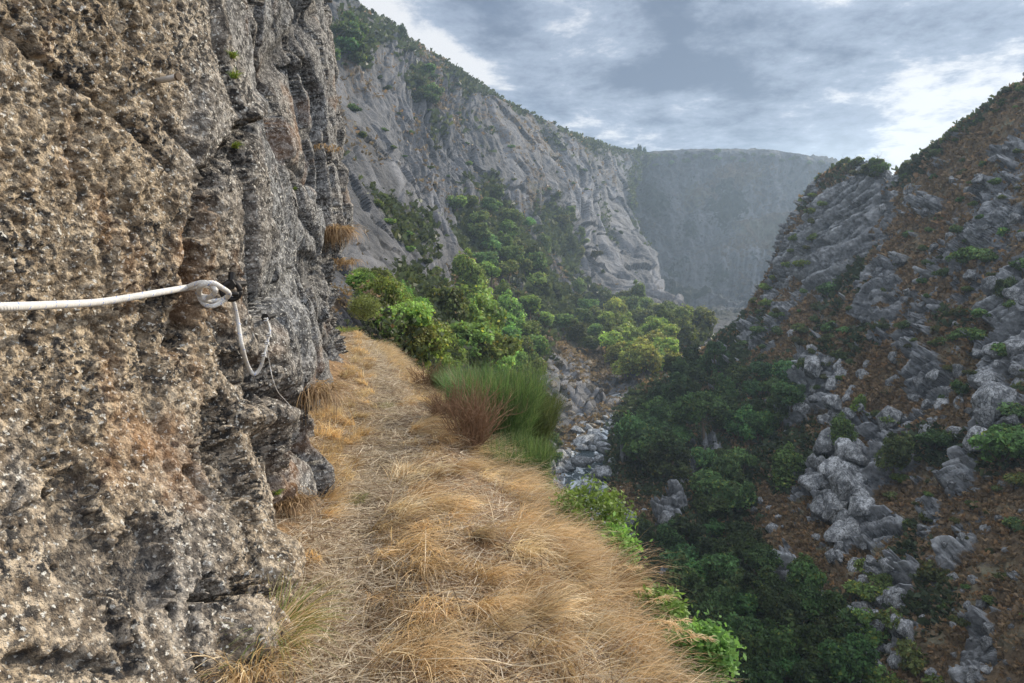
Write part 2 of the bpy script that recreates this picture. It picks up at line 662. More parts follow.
if n0[300, 300, 2] < 0:
    n0 = -n0
PX, PY, DEP = project(P)
dist = np.linalg.norm(P, axis=-1)
rows = np.arange(P.shape[1])[None, :] * np.ones((P.shape[0], 1))
x, y, z = (P[..., i] for i in range(3))
su = arclen(P, 0); sv = arclen(P, 1)
amp = np.clip(dist / 200, .12, 1.6)
# slabs run down the fall line: stretched noise in (across, down) coordinates
uu = np.linspace(0, 1, P.shape[0])[:, None] * np.ones((1, P.shape[1])) * 60
vv = np.cumsum(np.ones(P.shape[1]))[None, :] * np.ones((P.shape[0], 1)) / P.shape[1] * 6
wob = fbm(x * .012, y * .012, z * .02, 3, seed=4)
us = uu - 4.6 * vv + wob * 3
streak = fbm(us * .55, vv * .35, wob, 4, .6, seed=9)
streak2 = fbm(us * 2.2, vv * 1.0, wob, 4, .62, seed=19)
bign = fbm(x * .014, y * .014, z * .014, 4, seed=2)
medn = fbm(us * .8, vv * 1.1, wob, 5, .6, seed=12, ridged=True)
finen = fbm(x * .25, y * .25, z * .25, 4, .6, seed=22)
d1, de, pl, cid = worley((us * .7 + wob).astype(np.float32), (vv * 3.2 + wob * 2).astype(np.float32), 5)
vegL = blobmask(PX, PY, [(505, 245, 55, 40, 25), (350, 40, 40, 30, 30, .8), (425, 85, 32, 22, 40, .7), (320, 120, 20, 60, 0, .5), (400, 225, 20, 50, -35, .6), (520, 330, 60, 50, 20),
                         (620, 330, 90, 32, 30), (560, 240, 22, 60, -25, .8), (660, 330, 60, 16, 5), (540, 210, 20, 40, -20, .6),
                         (400, 330, 60, 55, 40), (470, 120, 50, 14, 35, .5), (600, 215, 12, 60, -25, .4), (480, 200, 30, 30, 0, .6), (637, 195, 11, 60, -8, .75), (665, 270, 9, 40, -35, .5)])
ridgeband = np.exp(-np.clip(rows - r0, 0, None) / 70.0)
vegL = np.maximum(vegL, ridgeband * .62)
n_v = fbm(x * .03, y * .03, z * .03, 4, .6, seed=31)
veg = np.clip(vegL + n_v * .55 - .08 + np.clip(-streak, 0, 1) * .5 + finen * .35, 0, 1)
dry = np.clip(.34 + n_v * -.6 + finen * .5 - .5 * blobmask(PX, PY, [(640, 240, 60, 60, 40), (410, 240, 40, 70, -30)]) + .35 * blobmask(PX, PY, [(600, 350, 50, 40), (450, 270, 40, 30)]), 0, 1)
palem = np.clip(.2 + streak * 1.2 + streak2 * 1.6, 0, 1) * np.clip(1.1 - veg * 1.2 + .0, 0, 1) * (.55 + .6 * blobmask(PX, PY, [(400, 240, 45, 70, -30), (650, 260, 60, 50, 40), (575, 200, 60, 60, 40), (580, 385, 45, 40)]))
rockL = blobmask(PX, PY, [(575, 385, 45, 40), (610, 430, 20, 20)])
palem = np.clip(palem + rockL * .25, 0, 1); veg = veg * (1 - .7 * rockL)
disp = (bign * 9 + (medn - .5) * 1.6 + finen * .25 + streak * 4.6 + streak2 * 1.0 + pl * 1.3 - np.exp(-de * 18) * .7) * amp * (1 - .5 * rockL)
damp = 1 - .75 * np.exp(-((rows - r0) / 14.0) ** 2)
foot = np.clip((P.shape[1] - 1 - rows) / 40.0, 0, 1)
disp = disp * damp * (foot * .8 + .2)
b1, b2, b3, _ = worley((x / 5 + z / 9).astype(np.float32), (z / 4 + y / 30).astype(np.float32), 8)
disp = disp + rockL * (b3 * 2.2 - np.exp(-b2 * 9) * 1.2) * foot
P = P + n0 * disp[..., None]
LEFT = P
hill_left = grid_obj("left_hillside", P, M['left_hill'], {'mask': mask_cols(veg, dry, palem)}, smooth=False, kind="structure")
LEFT_VEG, LEFT_DRY = veg, dry

# ---- mountain closing the valley
Bc = []
for px, py, Y in ((520, 175, 800), (600, 160, 790), (650, 153, 780), (700, 150, 780), (760, 150, 785), (800, 154, 790), (835, 164, 800), (880, 185, 810), (960, 220, 820), (1100, 260, 820)):
    k = (px - 690)
    Bc.append([U(px, py, Y), U(px - 0.05 * k, py + 38, Y - 30), U(px - .1 * k, 228 + .2 * (py - 150), Y - 65), U(px - .2 * k, 262, Y - 110), U(px - .3 * k, 292, Y - 170), U(px - .42 * k, 313, 540), U(px - .6 * k, 327, 400), riv(712 + .3 * k, 337)])
P, r0 = loft(Bc, 380, 380, (1.2, 30))
n0 = normals(P)
if n0[200, 200, 2] < 0:
    n0 = -n0
PX, PY, _ = project(P)
x, y, z = (P[..., i] for i in range(3))
rows = np.arange(P.shape[1])[None, :] * np.ones((P.shape[0], 1))
uu = np.linspace(0, 40, P.shape[0])[:, None] * np.ones((1, P.shape[1])); vv = rows / P.shape[1] * 6
bign = fbm(x * .006, y * .006, z * .006, 5, .55, seed=41)
streak = fbm(uu * 1.5 + bign * 3 - vv, vv * .7, bign, 5, .6, seed=42)
medn = fbm(x * .03, y * .03, z * .03, 5, .6, seed=43, ridged=True)
gul = fbm(x * .012, y * .012, z * .007, 5, .6, seed=47, ridged=True)
disp = bign * 40 + (gul - .5) * 38
damp = (1 - .9 * np.exp(-((rows - r0) / 12.0) ** 2)) * np.clip((P.shape[1] - 30 - rows) / 130.0, .0, 1)
P = P + n0 * (disp * damp)[..., None]
n_v = fbm(x * .012, y * .012, z * .012, 4, .6, seed=44)
veg = np.clip(.16 + n_v * 1.5 + (gul - .5) * .8 + .3 * blobmask(PX, PY, [(700, 250, 40, 60, -20), (650, 220, 20, 50, -20)]) - .4 * blobmask(PX, PY, [(760, 250, 50, 40)]), 0, 1)
dry = np.clip(.25 - n_v * .6 + .45 * blobmask(PX, PY, [(715, 190, 40, 18, -20), (750, 240, 30, 40)]), 0, 1)
palem = np.clip(.4 + streak * 2.2 + (medn - .5) * .8, 0, 1) * blobmask(PX, PY, [(740, 230, 110, 110, 30, .8), (750, 265, 60, 60, 30), (690, 270, 20, 50, -20, .6)])
BACK = P
grid_obj("far_mountain", P, M['far_hill'], {'mask': mask_cols(veg, dry, palem)}, smooth=False, kind="structure")

# ---- right hillside
Rc = [
    [U(1420, -60, 90), U(1400, 70, 76), U(1380, 190, 64), U(1350, 310, 54), U(1320, 440, 45), U(1270, 570, 36), W(28, 28, -27), W(18, 14, -38)],
    [U(1180, -15, 100), U(1180, 100, 86), U(1180, 210, 74), U(1170, 320, 63), U(1160, 440, 53), U(1130, 560, 45), U(1080, 690, 38), W(17, 25, -38)],
    [U(1024, 82, 115), U(1024, 180, 99), U(1024, 285, 85), U(1020, 390, 73), U(1010, 490, 63), U(990, 585, 55), U(950, 683, 48), W(16, 38, -37.5)],
    [U(960, 127, 130), U(955, 215, 113), U(945, 310, 97), U(935, 405, 84), U(918, 495, 73), U(890, 590, 63), U(850, 680, 54), W(15.5, 48, -37.2)],
    [U(905, 168, 146), U(900, 245, 127), U(892, 325, 111), U(875, 405, 97), U(850, 490, 84), U(815, 570, 72), U(770, 645, 61), W(15, 56, -37)],
    [U(889, 181, 150), U(882, 250, 131), U(872, 325, 115), U(856, 405, 101), U(830, 485, 88), U(790, 565, 76), U(745, 630, 65), W(15, 60, -36.8)],
    [U(880, 160, 158), U(872, 235, 143), U(860, 315, 125), U(840, 398, 109), U(808, 472, 95), U(765, 550, 82), U(722, 610, 70), W(15, 66, -36.5)],
    [U(845, 167, 168), U(838, 240, 155), U(822, 315, 138), U(800, 392, 121), U(772, 462, 107), U(732, 530, 93), U(695, 575, 80), riv(640, 590)],
    [U(813, 188, 180), U(805, 250, 168), U(790, 320, 150), U(765, 390, 130), U(737, 450, 113), U(700, 510, 92), U(662, 545, 84), riv(628, 562)],
    [U(770, 273, 196), U(762, 310, 186), U(745, 350, 171), U(722, 395, 151), U(700, 430, 126), U(670, 470, 108), U(640, 500, 100), riv(615, 515)],
    [U(744, 318, 212), U(732, 342, 204), U(715, 365, 188), U(695, 385, 170), U(675, 405, 155), U(655, 420, 145), U(635, 432, 136), riv(612, 442)],
    [U(722, 340, 250), U(714, 346, 245), U(706, 351, 238), U(696, 358, 228), U(684, 365, 215), U(670, 372, 202), U(658, 380, 190), riv(640, 393)],
]
last = [p + np.array((45, 60, -3.0)) for p in Rc[-1]]
Rc.append(last)
P, r0 = loft(Rc, 900, 760, (1.3, 10))
n0 = normals(P)
if n0[400, 400, 2] < 0:
    n0 = -n0
PX, PY, _ = project(P)
x, y, z = (P[..., i] for i in range(3))
dist = np.linalg.norm(P, axis=-1)
rows = np.arange(P.shape[1])[None, :] * np.ones((P.shape[0], 1))
bign = fbm(x * .03, y * .03, z * .03, 4, seed=51)
medn = fbm(x * .13, y * .13, z * .13, 5, .6, seed=52, ridged=True)
finen = fbm(x * .7, y * .7, z * .7, 4, .6, seed=53)
n_r = fbm(x * .055, y * .055, z * .055, 4, .6, seed=54)
# rock outcrops
rock = blobmask(PX, PY, [(890, 285, 26, 42, 10), (815, 375, 18, 42, -30), (925, 375, 24, 22), (838, 480, 30, 44, 20), (880, 430, 20, 26), (1000, 410, 26, 30, 40), (985, 370, 22, 30),
                         (800, 400, 22, 14, -30), (1015, 330, 22, 55, 10), (865, 540, 26, 30, 50), (900, 580, 24, 26, 30), (825, 240, 34, 70, 25, 1.35), (865, 205, 22, 60, 5, 1.3), (940, 240, 45, 55, 20, .6),
                         (1000, 230, 34, 60, 20, .7), (860, 650, 18, 30), (985, 640, 18, 40, 10), (790, 270, 14, 30, 20, .7), (930, 520, 12, 30, 20, .6), (760, 600, 20, 40, 30, .6), (700, 465, 14, 26, 40, .7),
                         (670, 510, 12, 36, 35, .7), (770, 340, 18, 20, -30, .6), (900, 340, 22, 26, 0, .6), (960, 470, 16, 20), (840, 520, 34, 20, 20, .7), (905, 640, 20, 30, 20, .7), (960, 560, 14, 30, 20, .5)])
n_s = fbm(x * .2, y * .2, z * .2, 4, .6, seed=57)
rockm = sstep(.36, .58, rock * .62 + n_r * .55 + .11 + n_s * .80 + (medn - .5) * .2 + finen * .3)
sc1 = 4.5
q1 = ((x + y * .6) / sc1).astype(np.float32); q2 = (z / sc1 * .38 + y / 22).astype(np.float32)
d1, de, pl, cid = worley(q1 + bign * .8, q2, 61)
e1, ee, pl2, _ = worley(q1 * 2.7 + n_r, q2 * 2.4 + n_r, 62)
f1, fe, pl3, _ = worley(q1 * 6.5, q2 * 6.0, 63)
blocks = pl * 1.1 + pl2 * .85 + pl3 * .45 - np.exp(-de * 11) * 1.1 - np.exp(-ee * 9) * .6 - np.exp(-fe * 8) * .22 + .7
disp = bign * 3.2 + (medn - .5) * 1.1 + finen * .28 + rockm * blocks * 1.5
damp = 1 - .7 * np.exp(-((rows - r0) / 10.0) ** 2)
foot = np.clip((P.shape[1] - 1 - rows) / 60.0, .1, 1)
P = P + n0 * (disp * damp * foot * np.clip(dist / 90, .7, 1.3))[..., None]
vegm = blobmask(PX, PY, [(650, 440, 60, 60, -30), (720, 420, 60, 40, -30, .8), (680, 600, 90, 70, 20), (790, 640, 120, 60), (790, 460, 60, 34), (1000, 445, 40, 26), (720, 500, 40, 40), (930, 440, 40, 20, 10, .8),
                         (830, 350, 60, 20, -30, .6), (830, 190, 40, 20, -20, .6), (860, 280, 20, 50, 20, .6), (930, 150, 80, 12, -38, .7), (900, 570, 20, 40, 30, .7), (750, 350, 50, 30, -40, .8), (960, 320, 50, 16, 10, .5), (920, 610, 50, 30, 0, .6)])
n_v = fbm(x * .09, y * .09, z * .09, 4, .6, seed=55)
veg = np.clip(vegm + n_v * .7 - .02 + finen * .2, 0, 1) * (1 - rockm * .85)
dry = np.clip(.72 - n_v * .5 + finen * .2 - .25 * blobmask(PX, PY, [(1000, 220, 60, 70), (830, 240, 40, 60)]), 0, 1) * (1 - rockm)
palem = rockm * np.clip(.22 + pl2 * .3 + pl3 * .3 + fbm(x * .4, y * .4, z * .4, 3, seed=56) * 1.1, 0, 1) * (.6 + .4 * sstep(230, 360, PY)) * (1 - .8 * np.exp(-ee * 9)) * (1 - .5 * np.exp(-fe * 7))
RIGHT = P
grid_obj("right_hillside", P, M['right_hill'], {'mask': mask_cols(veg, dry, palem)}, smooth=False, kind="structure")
RIGHT_VEG, RIGHT_DRY, RIGHT_ROCK = veg, dry, rockm

# ---- river bed, water, lowest ground
cl = [W(12, -40, 0), W(12, 0, 0), W(12, 30, 0), W(11.6, 55, 0)] + [riv(a, b) for a, b in ((612, 560), (594, 500), (592, 462), (603, 425), (635, 397), (665, 372), (690, 351), (711, 336))] + [W(108, 296, 0), W(150, 306, 0)]
cl = smooth_path(cl, 420)
T = np.gradient(cl, axis=0); T[:, 2] = 0; T /= np.linalg.norm(T, axis=1)[:, None]
S = np.stack((T[:, 1], -T[:, 0], T[:, 2] * 0), 1)


def strip(halfw, nw, lift):
    q = np.linspace(-1, 1, nw)
    wv = halfw * (1 + .25 * np.sin(cl[:, 1] * .13))
    P = cl[:, None, :] + S[:, None, :] * (q[None, :, None] * wv[:, None, None])
    P[..., 2] = river_z(cl[:, 1])[:, None] + lift
    return P


Pb = strip(9, 60, -.9)
Pb[..., 2] += fbm(Pb[..., 0] * .3, Pb[..., 1] * .3, 0 * Pb[..., 0], 4, seed=71) * .9
mz = mask_cols(np.zeros(Pb.shape[:2]), np.zeros(Pb.shape[:2]), np.full(Pb.shape[:2], .3))
grid_obj("river_bed", Pb, M['right_hill'], {'mask': mz}, smooth=False, kind="structure")
Pw = strip(5.5, 60, -.25)
Pw[..., 2] += fbm(Pw[..., 0] * .6, Pw[..., 1] * .25, 0 * Pw[..., 0], 4, .6, seed=72) * .25
m, g, b = new_mat("river_water")
p = g.node('ShaderNodeTexCoord').outputs['Object']
st = g.vmath('MULTIPLY', p, (1.0, .45, 1))
foam = g.ramp(g.noise(st, .55, 6, .7, .6), .47, .60)
g.link(g.mix(foam, (.035, .05, .055), (.50, .53, .55)), b.inputs['Base Color'])
g.link(g.mixf(foam, .08, .6), b.inputs['Roughness'])
bump(g, b, g.noise(st, 1.6, 5, .7), .6, .3)
grid_obj("river", Pw, m, smooth=True, kind="structure")
q = np.linspace(-1, 1, 30)
gx, gy = np.meshgrid(q * 2600, 400 + q * 2600, indexing='ij')
gz = np.full(gx.shape, -62.0) + fbm(gx * .002, gy * .002, gx * 0, 3, seed=81) * 8
grid_obj("ground", np.stack((gx, gy, gz), -1), M['far_hill'], {'mask': mask_cols(gx * 0 + .6, gx * 0 + .4, gx * 0)}, kind="structure")

# ------------------------------------------------------------------ the ledge with the path
edge_px = [(700, 700), (668, 660), (630, 615), (597, 572), (576, 530), (553, 495), (530, 470), (510, 448), (484, 428), (452, 400), (424, 376), (400, 354), (382, 336), (370, 324), (362, 318)]
edge = np.array([onplane(a, b, -1.6) for a, b in edge_px])
edge = edge[np.argsort(edge[:, 1])]
FOOT = np.array([(-5, -2.8), (-1.5, -1.8), (0.5, -1.30), (2.5, -0.93), (3.2, -1.06), (4.25, -1.30), (5.4, -1.68), (6.3, -1.98), (7.5, -2.15), (9, -2.3), (10.5, -2.5), (12, -3.05), (14, -3.9), (17, -5.0), (19.5, -9.0), (22, -16)])


def edge_x(Y):
    return np.interp(Y, np.concatenate(([-6], edge[:, 1])), np.concatenate(([1.6], edge[:, 0])))


def foot_x(Y):
    return np.interp(Y, FOOT[:, 0], FOOT[:, 1])


ny, nx = 620, 420
k = np.linspace(0, 1, ny)
Ys = np.where(k < .12, -5 + (1.2 + 5) * k / .12, 1.2 * (24 / 1.2) ** ((k - .12) / .88))
Yg = Ys[:, None] * np.ones((1, nx))
tt = np.linspace(0, 1, nx)[None, :] * np.ones((ny, 1))
wx0, wx1 = foot_x(Yg) - .5, edge_x(Yg)
wx0 = np.minimum(wx0, wx1 - .8)
fl = np.clip(tt / .72, 0, 1)
X = wx0 + (wx1 - wx0) * fl
out = np.clip((tt - .72) / .28, 0, 1)
nn = fbm(X * .9, Yg * .9, 0 * X, 4, .55, seed=91)
n2 = fbm(X * 5, Yg * 5, 0 * X, 4, .6, seed=92)
X = X + out ** 1.3 * 6.5 + nn * .25 * sstep(.5, .9, tt)
toe = (X - edge_x(Yg))
Z = -1.6 - sstep(-.75, .35, toe) * .40 - np.clip(toe - .15, 0, None) * 2.6 + nn * .10 + n2 * .025
pathx = np.array([onplane(a, b, -1.6) for a, b in ((330, 690), (345, 600), (358, 520), (380, 450), (388, 400), (380, 360), (371, 335), (362, 320))])
pathx = pathx[np.argsort(pathx[:, 1])]
pc = np.interp(Yg, pathx[:, 1], pathx[:, 0])


def path_w(x, Y):
    c = np.interp(Y, pathx[:, 1], pathx[:, 0])
    return np.exp(-((x - c) / (.21 + .04 * np.sin(Y * 1.3))) ** 2)


pw = path_w(X, Yg)
Z = Z - pw * .05
Z = Z + np.clip(foot_x(Yg) + .35 - X, 0, 1) * .45              # banks up against the cliff
Z = Z - sstep(17.5, 24, Yg) * 3.0
LEDGE = np.stack((X, Yg, Z), -1)
m, g, b = new_mat("ledge_soil_and_thatch")
p = g.node('ShaderNodeTexCoord').outputs['Object']
mk = attr(g, "mask"); sp = g.node('ShaderNodeSeparateColor'); g.link(mk.outputs[0], sp.inputs[0])
n1 = g.noise(p, 14, 6, .7); nb = g.noise(p, 2.5, 4, .6)
c1 = g.mix(g.ramp(n1, .35, .65), (.12, .07, .035), (.36, .23, .12))
c2 = g.mix(g.ramp(n1, .35, .65), (.14, .11, .08), (.40, .34, .26))
c = g.mix(sp.outputs[0], c1, c2)
c = g.mix(g.ramp(g.math('ADD', sp.outputs[1], g.math('MULTIPLY', g.math('SUBTRACT', nb, .5), .8)), .4, .6), c, g.mix(n1, (.04, .05, .02), (.11, .12, .05)))
g.link(c, b.inputs['Base Color']); b.inputs['Roughness'].default_value = .95
bump(g, b, g.math('ADD', n1, g.noise(p, 60, 4, .7)), .9, .03)
grid_obj("path", LEDGE, m, {'mask': mask_cols(pw, sstep(.25, .8, toe), pw * 0)}, flip=False, kind="structure")


def ledge_z(x, Y):
    """height of the ledge at world x, Y (bilinear on the grid)"""
    x = np.asarray(x, float); Y = np.asarray(Y, float)
    r = np.clip(np.interp(Y, Ys, np.arange(ny)), 0, ny - 1.001); i = r.astype(int)
    row = LEDGE[i]                         # n, nx, 3
    j = np.argmin(np.abs(row[..., 0] - x[:, None]), axis=1)
    return row[np.arange(len(x)), j, 2]


# ------------------------------------------------------------------ the cliff on the left
kk = np.concatenate((np.linspace(-5, 1.3, 50)[:-1], 1.3 * (16.5 / 1.3) ** np.linspace(0, 1, 900), 16.5 + np.linspace(0, 1, 70)[1:] ** 1.5 * 7))
nY, nZ = len(kk), 820
Yc = kk[:, None] * np.ones((1, nZ))
w = np.linspace(0, 1, nZ)[None, :]
zt = .46 * np.maximum(Yc, 1.6) + .5
Zc = np.where(w < .9, -2.5 + (zt + 2.5) * (w / .9) ** 1.05, zt + (14 - zt) * np.clip((w - .9) / .1, 0, 1) ** 1.4)
UP = np.array([(-5, -3.6), (-1.5, -2.65), (0.5, -2.1), (2.2, -1.66), (2.8, -1.50), (3.2, -1.40), (3.6, -1.42), (4.4, -1.58), (5.4, -1.80), (6.1, -2.25), (7.2, -2.50), (9.0, -2.50), (10.5, -2.56), (11.2, -2.75), (12, -3.3), (14, -4.5), (17, -6), (20, -11), (24, -20)])
ux = np.interp(Yc, UP[:, 0], UP[:, 1]); fx = foot_x(Yc)
s_ = sstep(-.1, -1.7, Zc)
Xc = ux + (fx - ux) * s_ - np.clip(Zc, 0, None) * .05
P = np.stack((Xc, Yc, Zc), -1)
# soften the control polyline along Y
kern = np.hanning(45); kern /= kern.sum()
pad = np.pad(P[..., 0], ((22, 22), (0, 0)), mode='edge')
P[..., 0] = np.apply_along_axis(lambda c: np.convolve(c, kern, 'valid'), 0, pad)
n0 = normals(P)
if n0[300, 300, 0] < 0:
    n0 = -n0
n0[..., 2] *= .5
PX, PY, DEP = project(P)
PX = np.nan_to_num(PX, nan=-9999.); PY = np.nan_to_num(PY, nan=9999.)
x, y, z = (P[..., i] for i in range(3))
S1 = arclen(P, 0)[:, 400:401] * np.ones((1, nZ))
near = sstep(3.9, 3.0, Yc)
# big forms, faceted blocks and crust
f1 = fbm(x * .8, y * .5, z * .35, 4, .5, seed=101)
wx = fbm(x * 1.1, y * 1.1, z * 1.1, 3, seed=102)
_, de, pl, _ = worley((S1 * .75 + wx * .5 + z * .12).astype(np.float32), (z * .30 + S1 * .22 + wx * .3).astype(np.float32), 111)
_, ee, pl2, _ = worley((S1 * 2.2 + wx * .5 + z * .5).astype(np.float32), (z * .8 + S1 * .8 + wx * .4).astype(np.float32), 112)
zq = z * (1 - .55 * sstep(3, 7, Yc))
ridg = fbm(x * 2.2 + z * .5, y * 2.0, zq * .75, 5, .58, seed=103, ridged=True)
zq = z * (1 - .6 * sstep(3, 7, Yc))
g1 = fbm(x * 12, y * 12, zq * 12, 3, .6, seed=104)
g2 = fbm(x * 34, y * 34, zq * 34, 2, .6, seed=105)
g3 = fbm(x * 75, y * 75, z * 75, 2, .6, seed=106)
far = sstep(4, 9, Yc)
b1_, b2_, b3_, _ = worley((S1 * 1.5 + z * .55 + wx * .25).astype(np.float32), (z * .95 - S1 * .5 + wx * .25).astype(np.float32), 118)
blk = (b3_ * .15 - np.exp(-b2_ * 18) * .07) * sstep(3.0, 3.7, Yc) * sstep(.9, -.5, Zc) * sstep(8, 6, Yc)
g1 = g1 * (1 - .5 * far); g2 = g2 * (1 - .3 * far)
disp = f1 * (.15 + .20 * far) + pl * (.11 + .16 * far) * (1 - near * .6) + pl2 * (.06 + .04 * far) * (1 - near * .45) \
    - np.exp(-de * 16) * (.03 + .10 * far) * (1 - near * .7) - np.exp(-ee * 18) * (.035 + .03 * far) * (1 - near * .5) + (ridg - .5) * (.06 + .06 * far)
small = (g1 * .028 + g2 * .022 + g3 * .012) * (.3 + .7 * near) * np.clip(.85 + f1 * 1.6 + wx * 1.2, .35, 1.35)
disp = disp * (1 - .55 * near) + small + blk
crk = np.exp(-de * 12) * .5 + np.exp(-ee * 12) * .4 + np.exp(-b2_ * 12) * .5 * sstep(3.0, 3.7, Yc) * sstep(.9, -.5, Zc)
cav_shade = np.zeros_like(disp)
# cracks seen in the photograph: (polyline, half width px, depth m)
for pts, wd, dp, dark in (
        ([(305, -10), (280, 45), (262, 85), (243, 112), (226, 140), (208, 175), (196, 235), (190, 300), (172, 340)], 9, .15, .7),
        ([(282, -10), (262, 50), (246, 112)], 3.5, .05, .5),
        ([(-20, 0), (30, 55), (70, 85), (115, 118), (150, 150), (172, 175)], 4, .04, .4),
        ([(150, 100), (165, 130), (190, 155)], 3, .03, .4),
        ([(330, 60), (318, 90), (322, 130), (330, 160), (336, 200)], 3.5, .10, .5),
        ([(312, 235), (310, 290), (314, 340), (303, 380), (310, 430)], 6, .16, .45),
        ([(345, 200), (338, 250), (345, 285)], 4, .20, .4),
        ([(218, 330), (226, 370), (245, 390), (268, 398), (285, 420)], 4, .07, .5),
        ([(215, 395), (193, 440), (197, 478)], 3, .06, .5),
        ([(190, 470), (225, 515), (250, 560), (262, 590)], 4, .08, .45),
        ([(208, 560), (196, 600), (192, 640), (205, 690)], 4, .06, .4),
        ([(264, 390), (283, 430), (285, 470), (292, 520)], 4, .09, .45),
        ([(100, 330), (92, 380), (80, 440), (50, 470)], 8, .03, .35),
        ([(172, 220), (158, 260), (140, 330), (150, 400), (170, 470)], 7, .03, .3),
        ([(245, 395), (258, 440), (272, 480)], 4, .07, .45)):
    dd, t_ = segdist(PX + g1 * 40 / np.maximum(Yc, 2), PY + g1 * 40 / np.maximum(Yc, 2), pts)
    e = np.exp(-(dd / wd) ** 2)
    disp -= e * dp
    crk = np.maximum(crk, np.exp(-(dd / wd) ** 2 * .5))
    cav_shade = np.maximum(cav_shade, e * dark)
# pockets (px, py, rx, ry, angle, depth, darkness)
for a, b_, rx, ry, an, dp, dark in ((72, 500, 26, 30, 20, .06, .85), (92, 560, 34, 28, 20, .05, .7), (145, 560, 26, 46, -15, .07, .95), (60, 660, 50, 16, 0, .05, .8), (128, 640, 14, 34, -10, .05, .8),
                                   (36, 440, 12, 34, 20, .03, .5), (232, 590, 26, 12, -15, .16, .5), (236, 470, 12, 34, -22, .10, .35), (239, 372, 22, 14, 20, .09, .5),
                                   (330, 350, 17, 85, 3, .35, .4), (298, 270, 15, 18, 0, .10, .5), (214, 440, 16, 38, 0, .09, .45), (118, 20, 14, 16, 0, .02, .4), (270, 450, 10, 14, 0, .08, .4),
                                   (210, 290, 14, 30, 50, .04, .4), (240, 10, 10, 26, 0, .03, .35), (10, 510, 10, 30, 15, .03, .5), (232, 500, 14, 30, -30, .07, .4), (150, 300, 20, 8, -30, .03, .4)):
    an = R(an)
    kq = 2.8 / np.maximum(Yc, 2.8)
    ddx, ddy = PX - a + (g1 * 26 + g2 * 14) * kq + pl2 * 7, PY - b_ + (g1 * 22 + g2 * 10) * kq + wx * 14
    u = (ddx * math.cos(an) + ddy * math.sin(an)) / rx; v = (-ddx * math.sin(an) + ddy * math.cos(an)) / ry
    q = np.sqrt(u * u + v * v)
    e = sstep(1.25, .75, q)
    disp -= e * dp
    cav_shade = np.maximum(cav_shade, e * dark)
# knobs standing proud
for a, b_, rx, ry, an, dp in ((255, 418, 21, 14, 20, .12), (300, 480, 14, 30, -20, .10), (205, 120, 22, 60, 0, .05), (232, 110, 10, 22, 35, .08), (270, 330, 30, 60, 0, .05), (262, 590, 34, 20, 10, .06), (345, 120, 16, 200, 0, .10), (285, 180, 30, 90, 0, .05),
                             (250, 640, 30, 40, 0, .12), (278, 560, 16, 26, 0, .10), (225, 530, 20, 44, -25, .06)):
    an = R(an)
    kq = 2.8 / np.maximum(Yc, 2.8)
    ddx, ddy = PX - a + g1 * 10 * kq, PY - b_ + g1 * 10 * kq
    u = (ddx * math.cos(an) + ddy * math.sin(an)) / rx; v = (-ddx * math.sin(an) + ddy * math.cos(an)) / ry
    disp += sstep(1.3, .3, np.sqrt(u * u + v * v)) * dp
disp -= small * np.clip(crk, 0, .85) * sstep(2.6, 3.6, Yc)
P = P + n0 * disp[..., None]
CLIFF = P
tanm = np.clip(sstep(4.1, 2.9, Yc) * .95 + wx * .6 + .12 * far, 0, 1) * (1 - .5 * blobmask(PX, PY, [(190, 560, 40, 130), (200, 130, 25, 80), (20, 470, 14, 40)]))
rust = np.clip(fbm(x * 1.7, y * 1.7, z * 1.2, 4, .65, seed=107) * 2.4 - .35, 0, 1)
cav_shade = np.clip(cav_shade * (.8 + g1 * .8 + g2 * .6) + np.clip(-g1 * 2.2 - .55, 0, .5), 0, 1)
F = mask_cols(tanm, cav_shade, rust)
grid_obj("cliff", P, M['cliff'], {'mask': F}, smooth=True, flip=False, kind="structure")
# ------------------------------------------------------------------ finding points on the built surfaces
class Surf:
    def __init__(self, P, step=1):
        self.P = P[::step, ::step].reshape(-1, 3)
        self.x, self.y, self.d = project(self.P)
        ok = np.isfinite(self.x) & (self.x > -80) & (self.x < 1110) & (self.y > -80) & (self.y < 800)
        self.P, self.x, self.y, self.d = self.P[ok], self.x[ok], self.y[ok], self.d[ok]
        self.bins = {}
        bx = (self.x // 8).astype(int); by = (self.y // 8).astype(int)
        order = np.lexsort((by, bx))
        key = (bx * 1000 + by)[order]
        u, s = np.unique(key, return_index=True)
        e = np.append(s[1:], len(key))
        for k, a, b in zip(u, s, e):
            self.bins[int(k)] = order[a:b]

    def at(self, px, py, far=False):
        c = []
        bx, by = int(px // 8), int(py // 8)
        for i in (-1, 0, 1):
            for j in (-1, 0, 1):
                q = self.bins.get((bx + i) * 1000 + by + j)
                if q is not None:
                    c.append(q)
        if not c:
            return self.P[np.argmin(np.hypot(self.x - px, self.y - py))].copy() if far else None
        c = np.concatenate(c)
        dd = np.hypot(self.x[c] - px, self.y[c] - py)
        near = c[dd < max(2.5, dd.min() + .3)]
        return self.P[near[np.argmin(self.d[near])]].copy()


SL, SR, SB, SC, SE = Surf(LEFT), Surf(RIGHT), Surf(BACK), Surf(CLIFF), Surf(LEDGE)
LEFT_HILL, RIGHT_HILL = SL, SR


def wall_at(px, py):
    return SC.at(px, py)


# ------------------------------------------------------------------ foliage prototypes
def quads_from(C, A, B):
    """one quad per centre, half axes A and B"""
    n = len(C)
    V = np.stack((C - A - B, C + A - B, C + A + B, C - A + B), 1).reshape(-1, 3)
    F = np.arange(n * 4).reshape(n, 4)
    return V, F


def unit(v):
    return v / (np.linalg.norm(v, axis=-1, keepdims=True) + 1e-9)


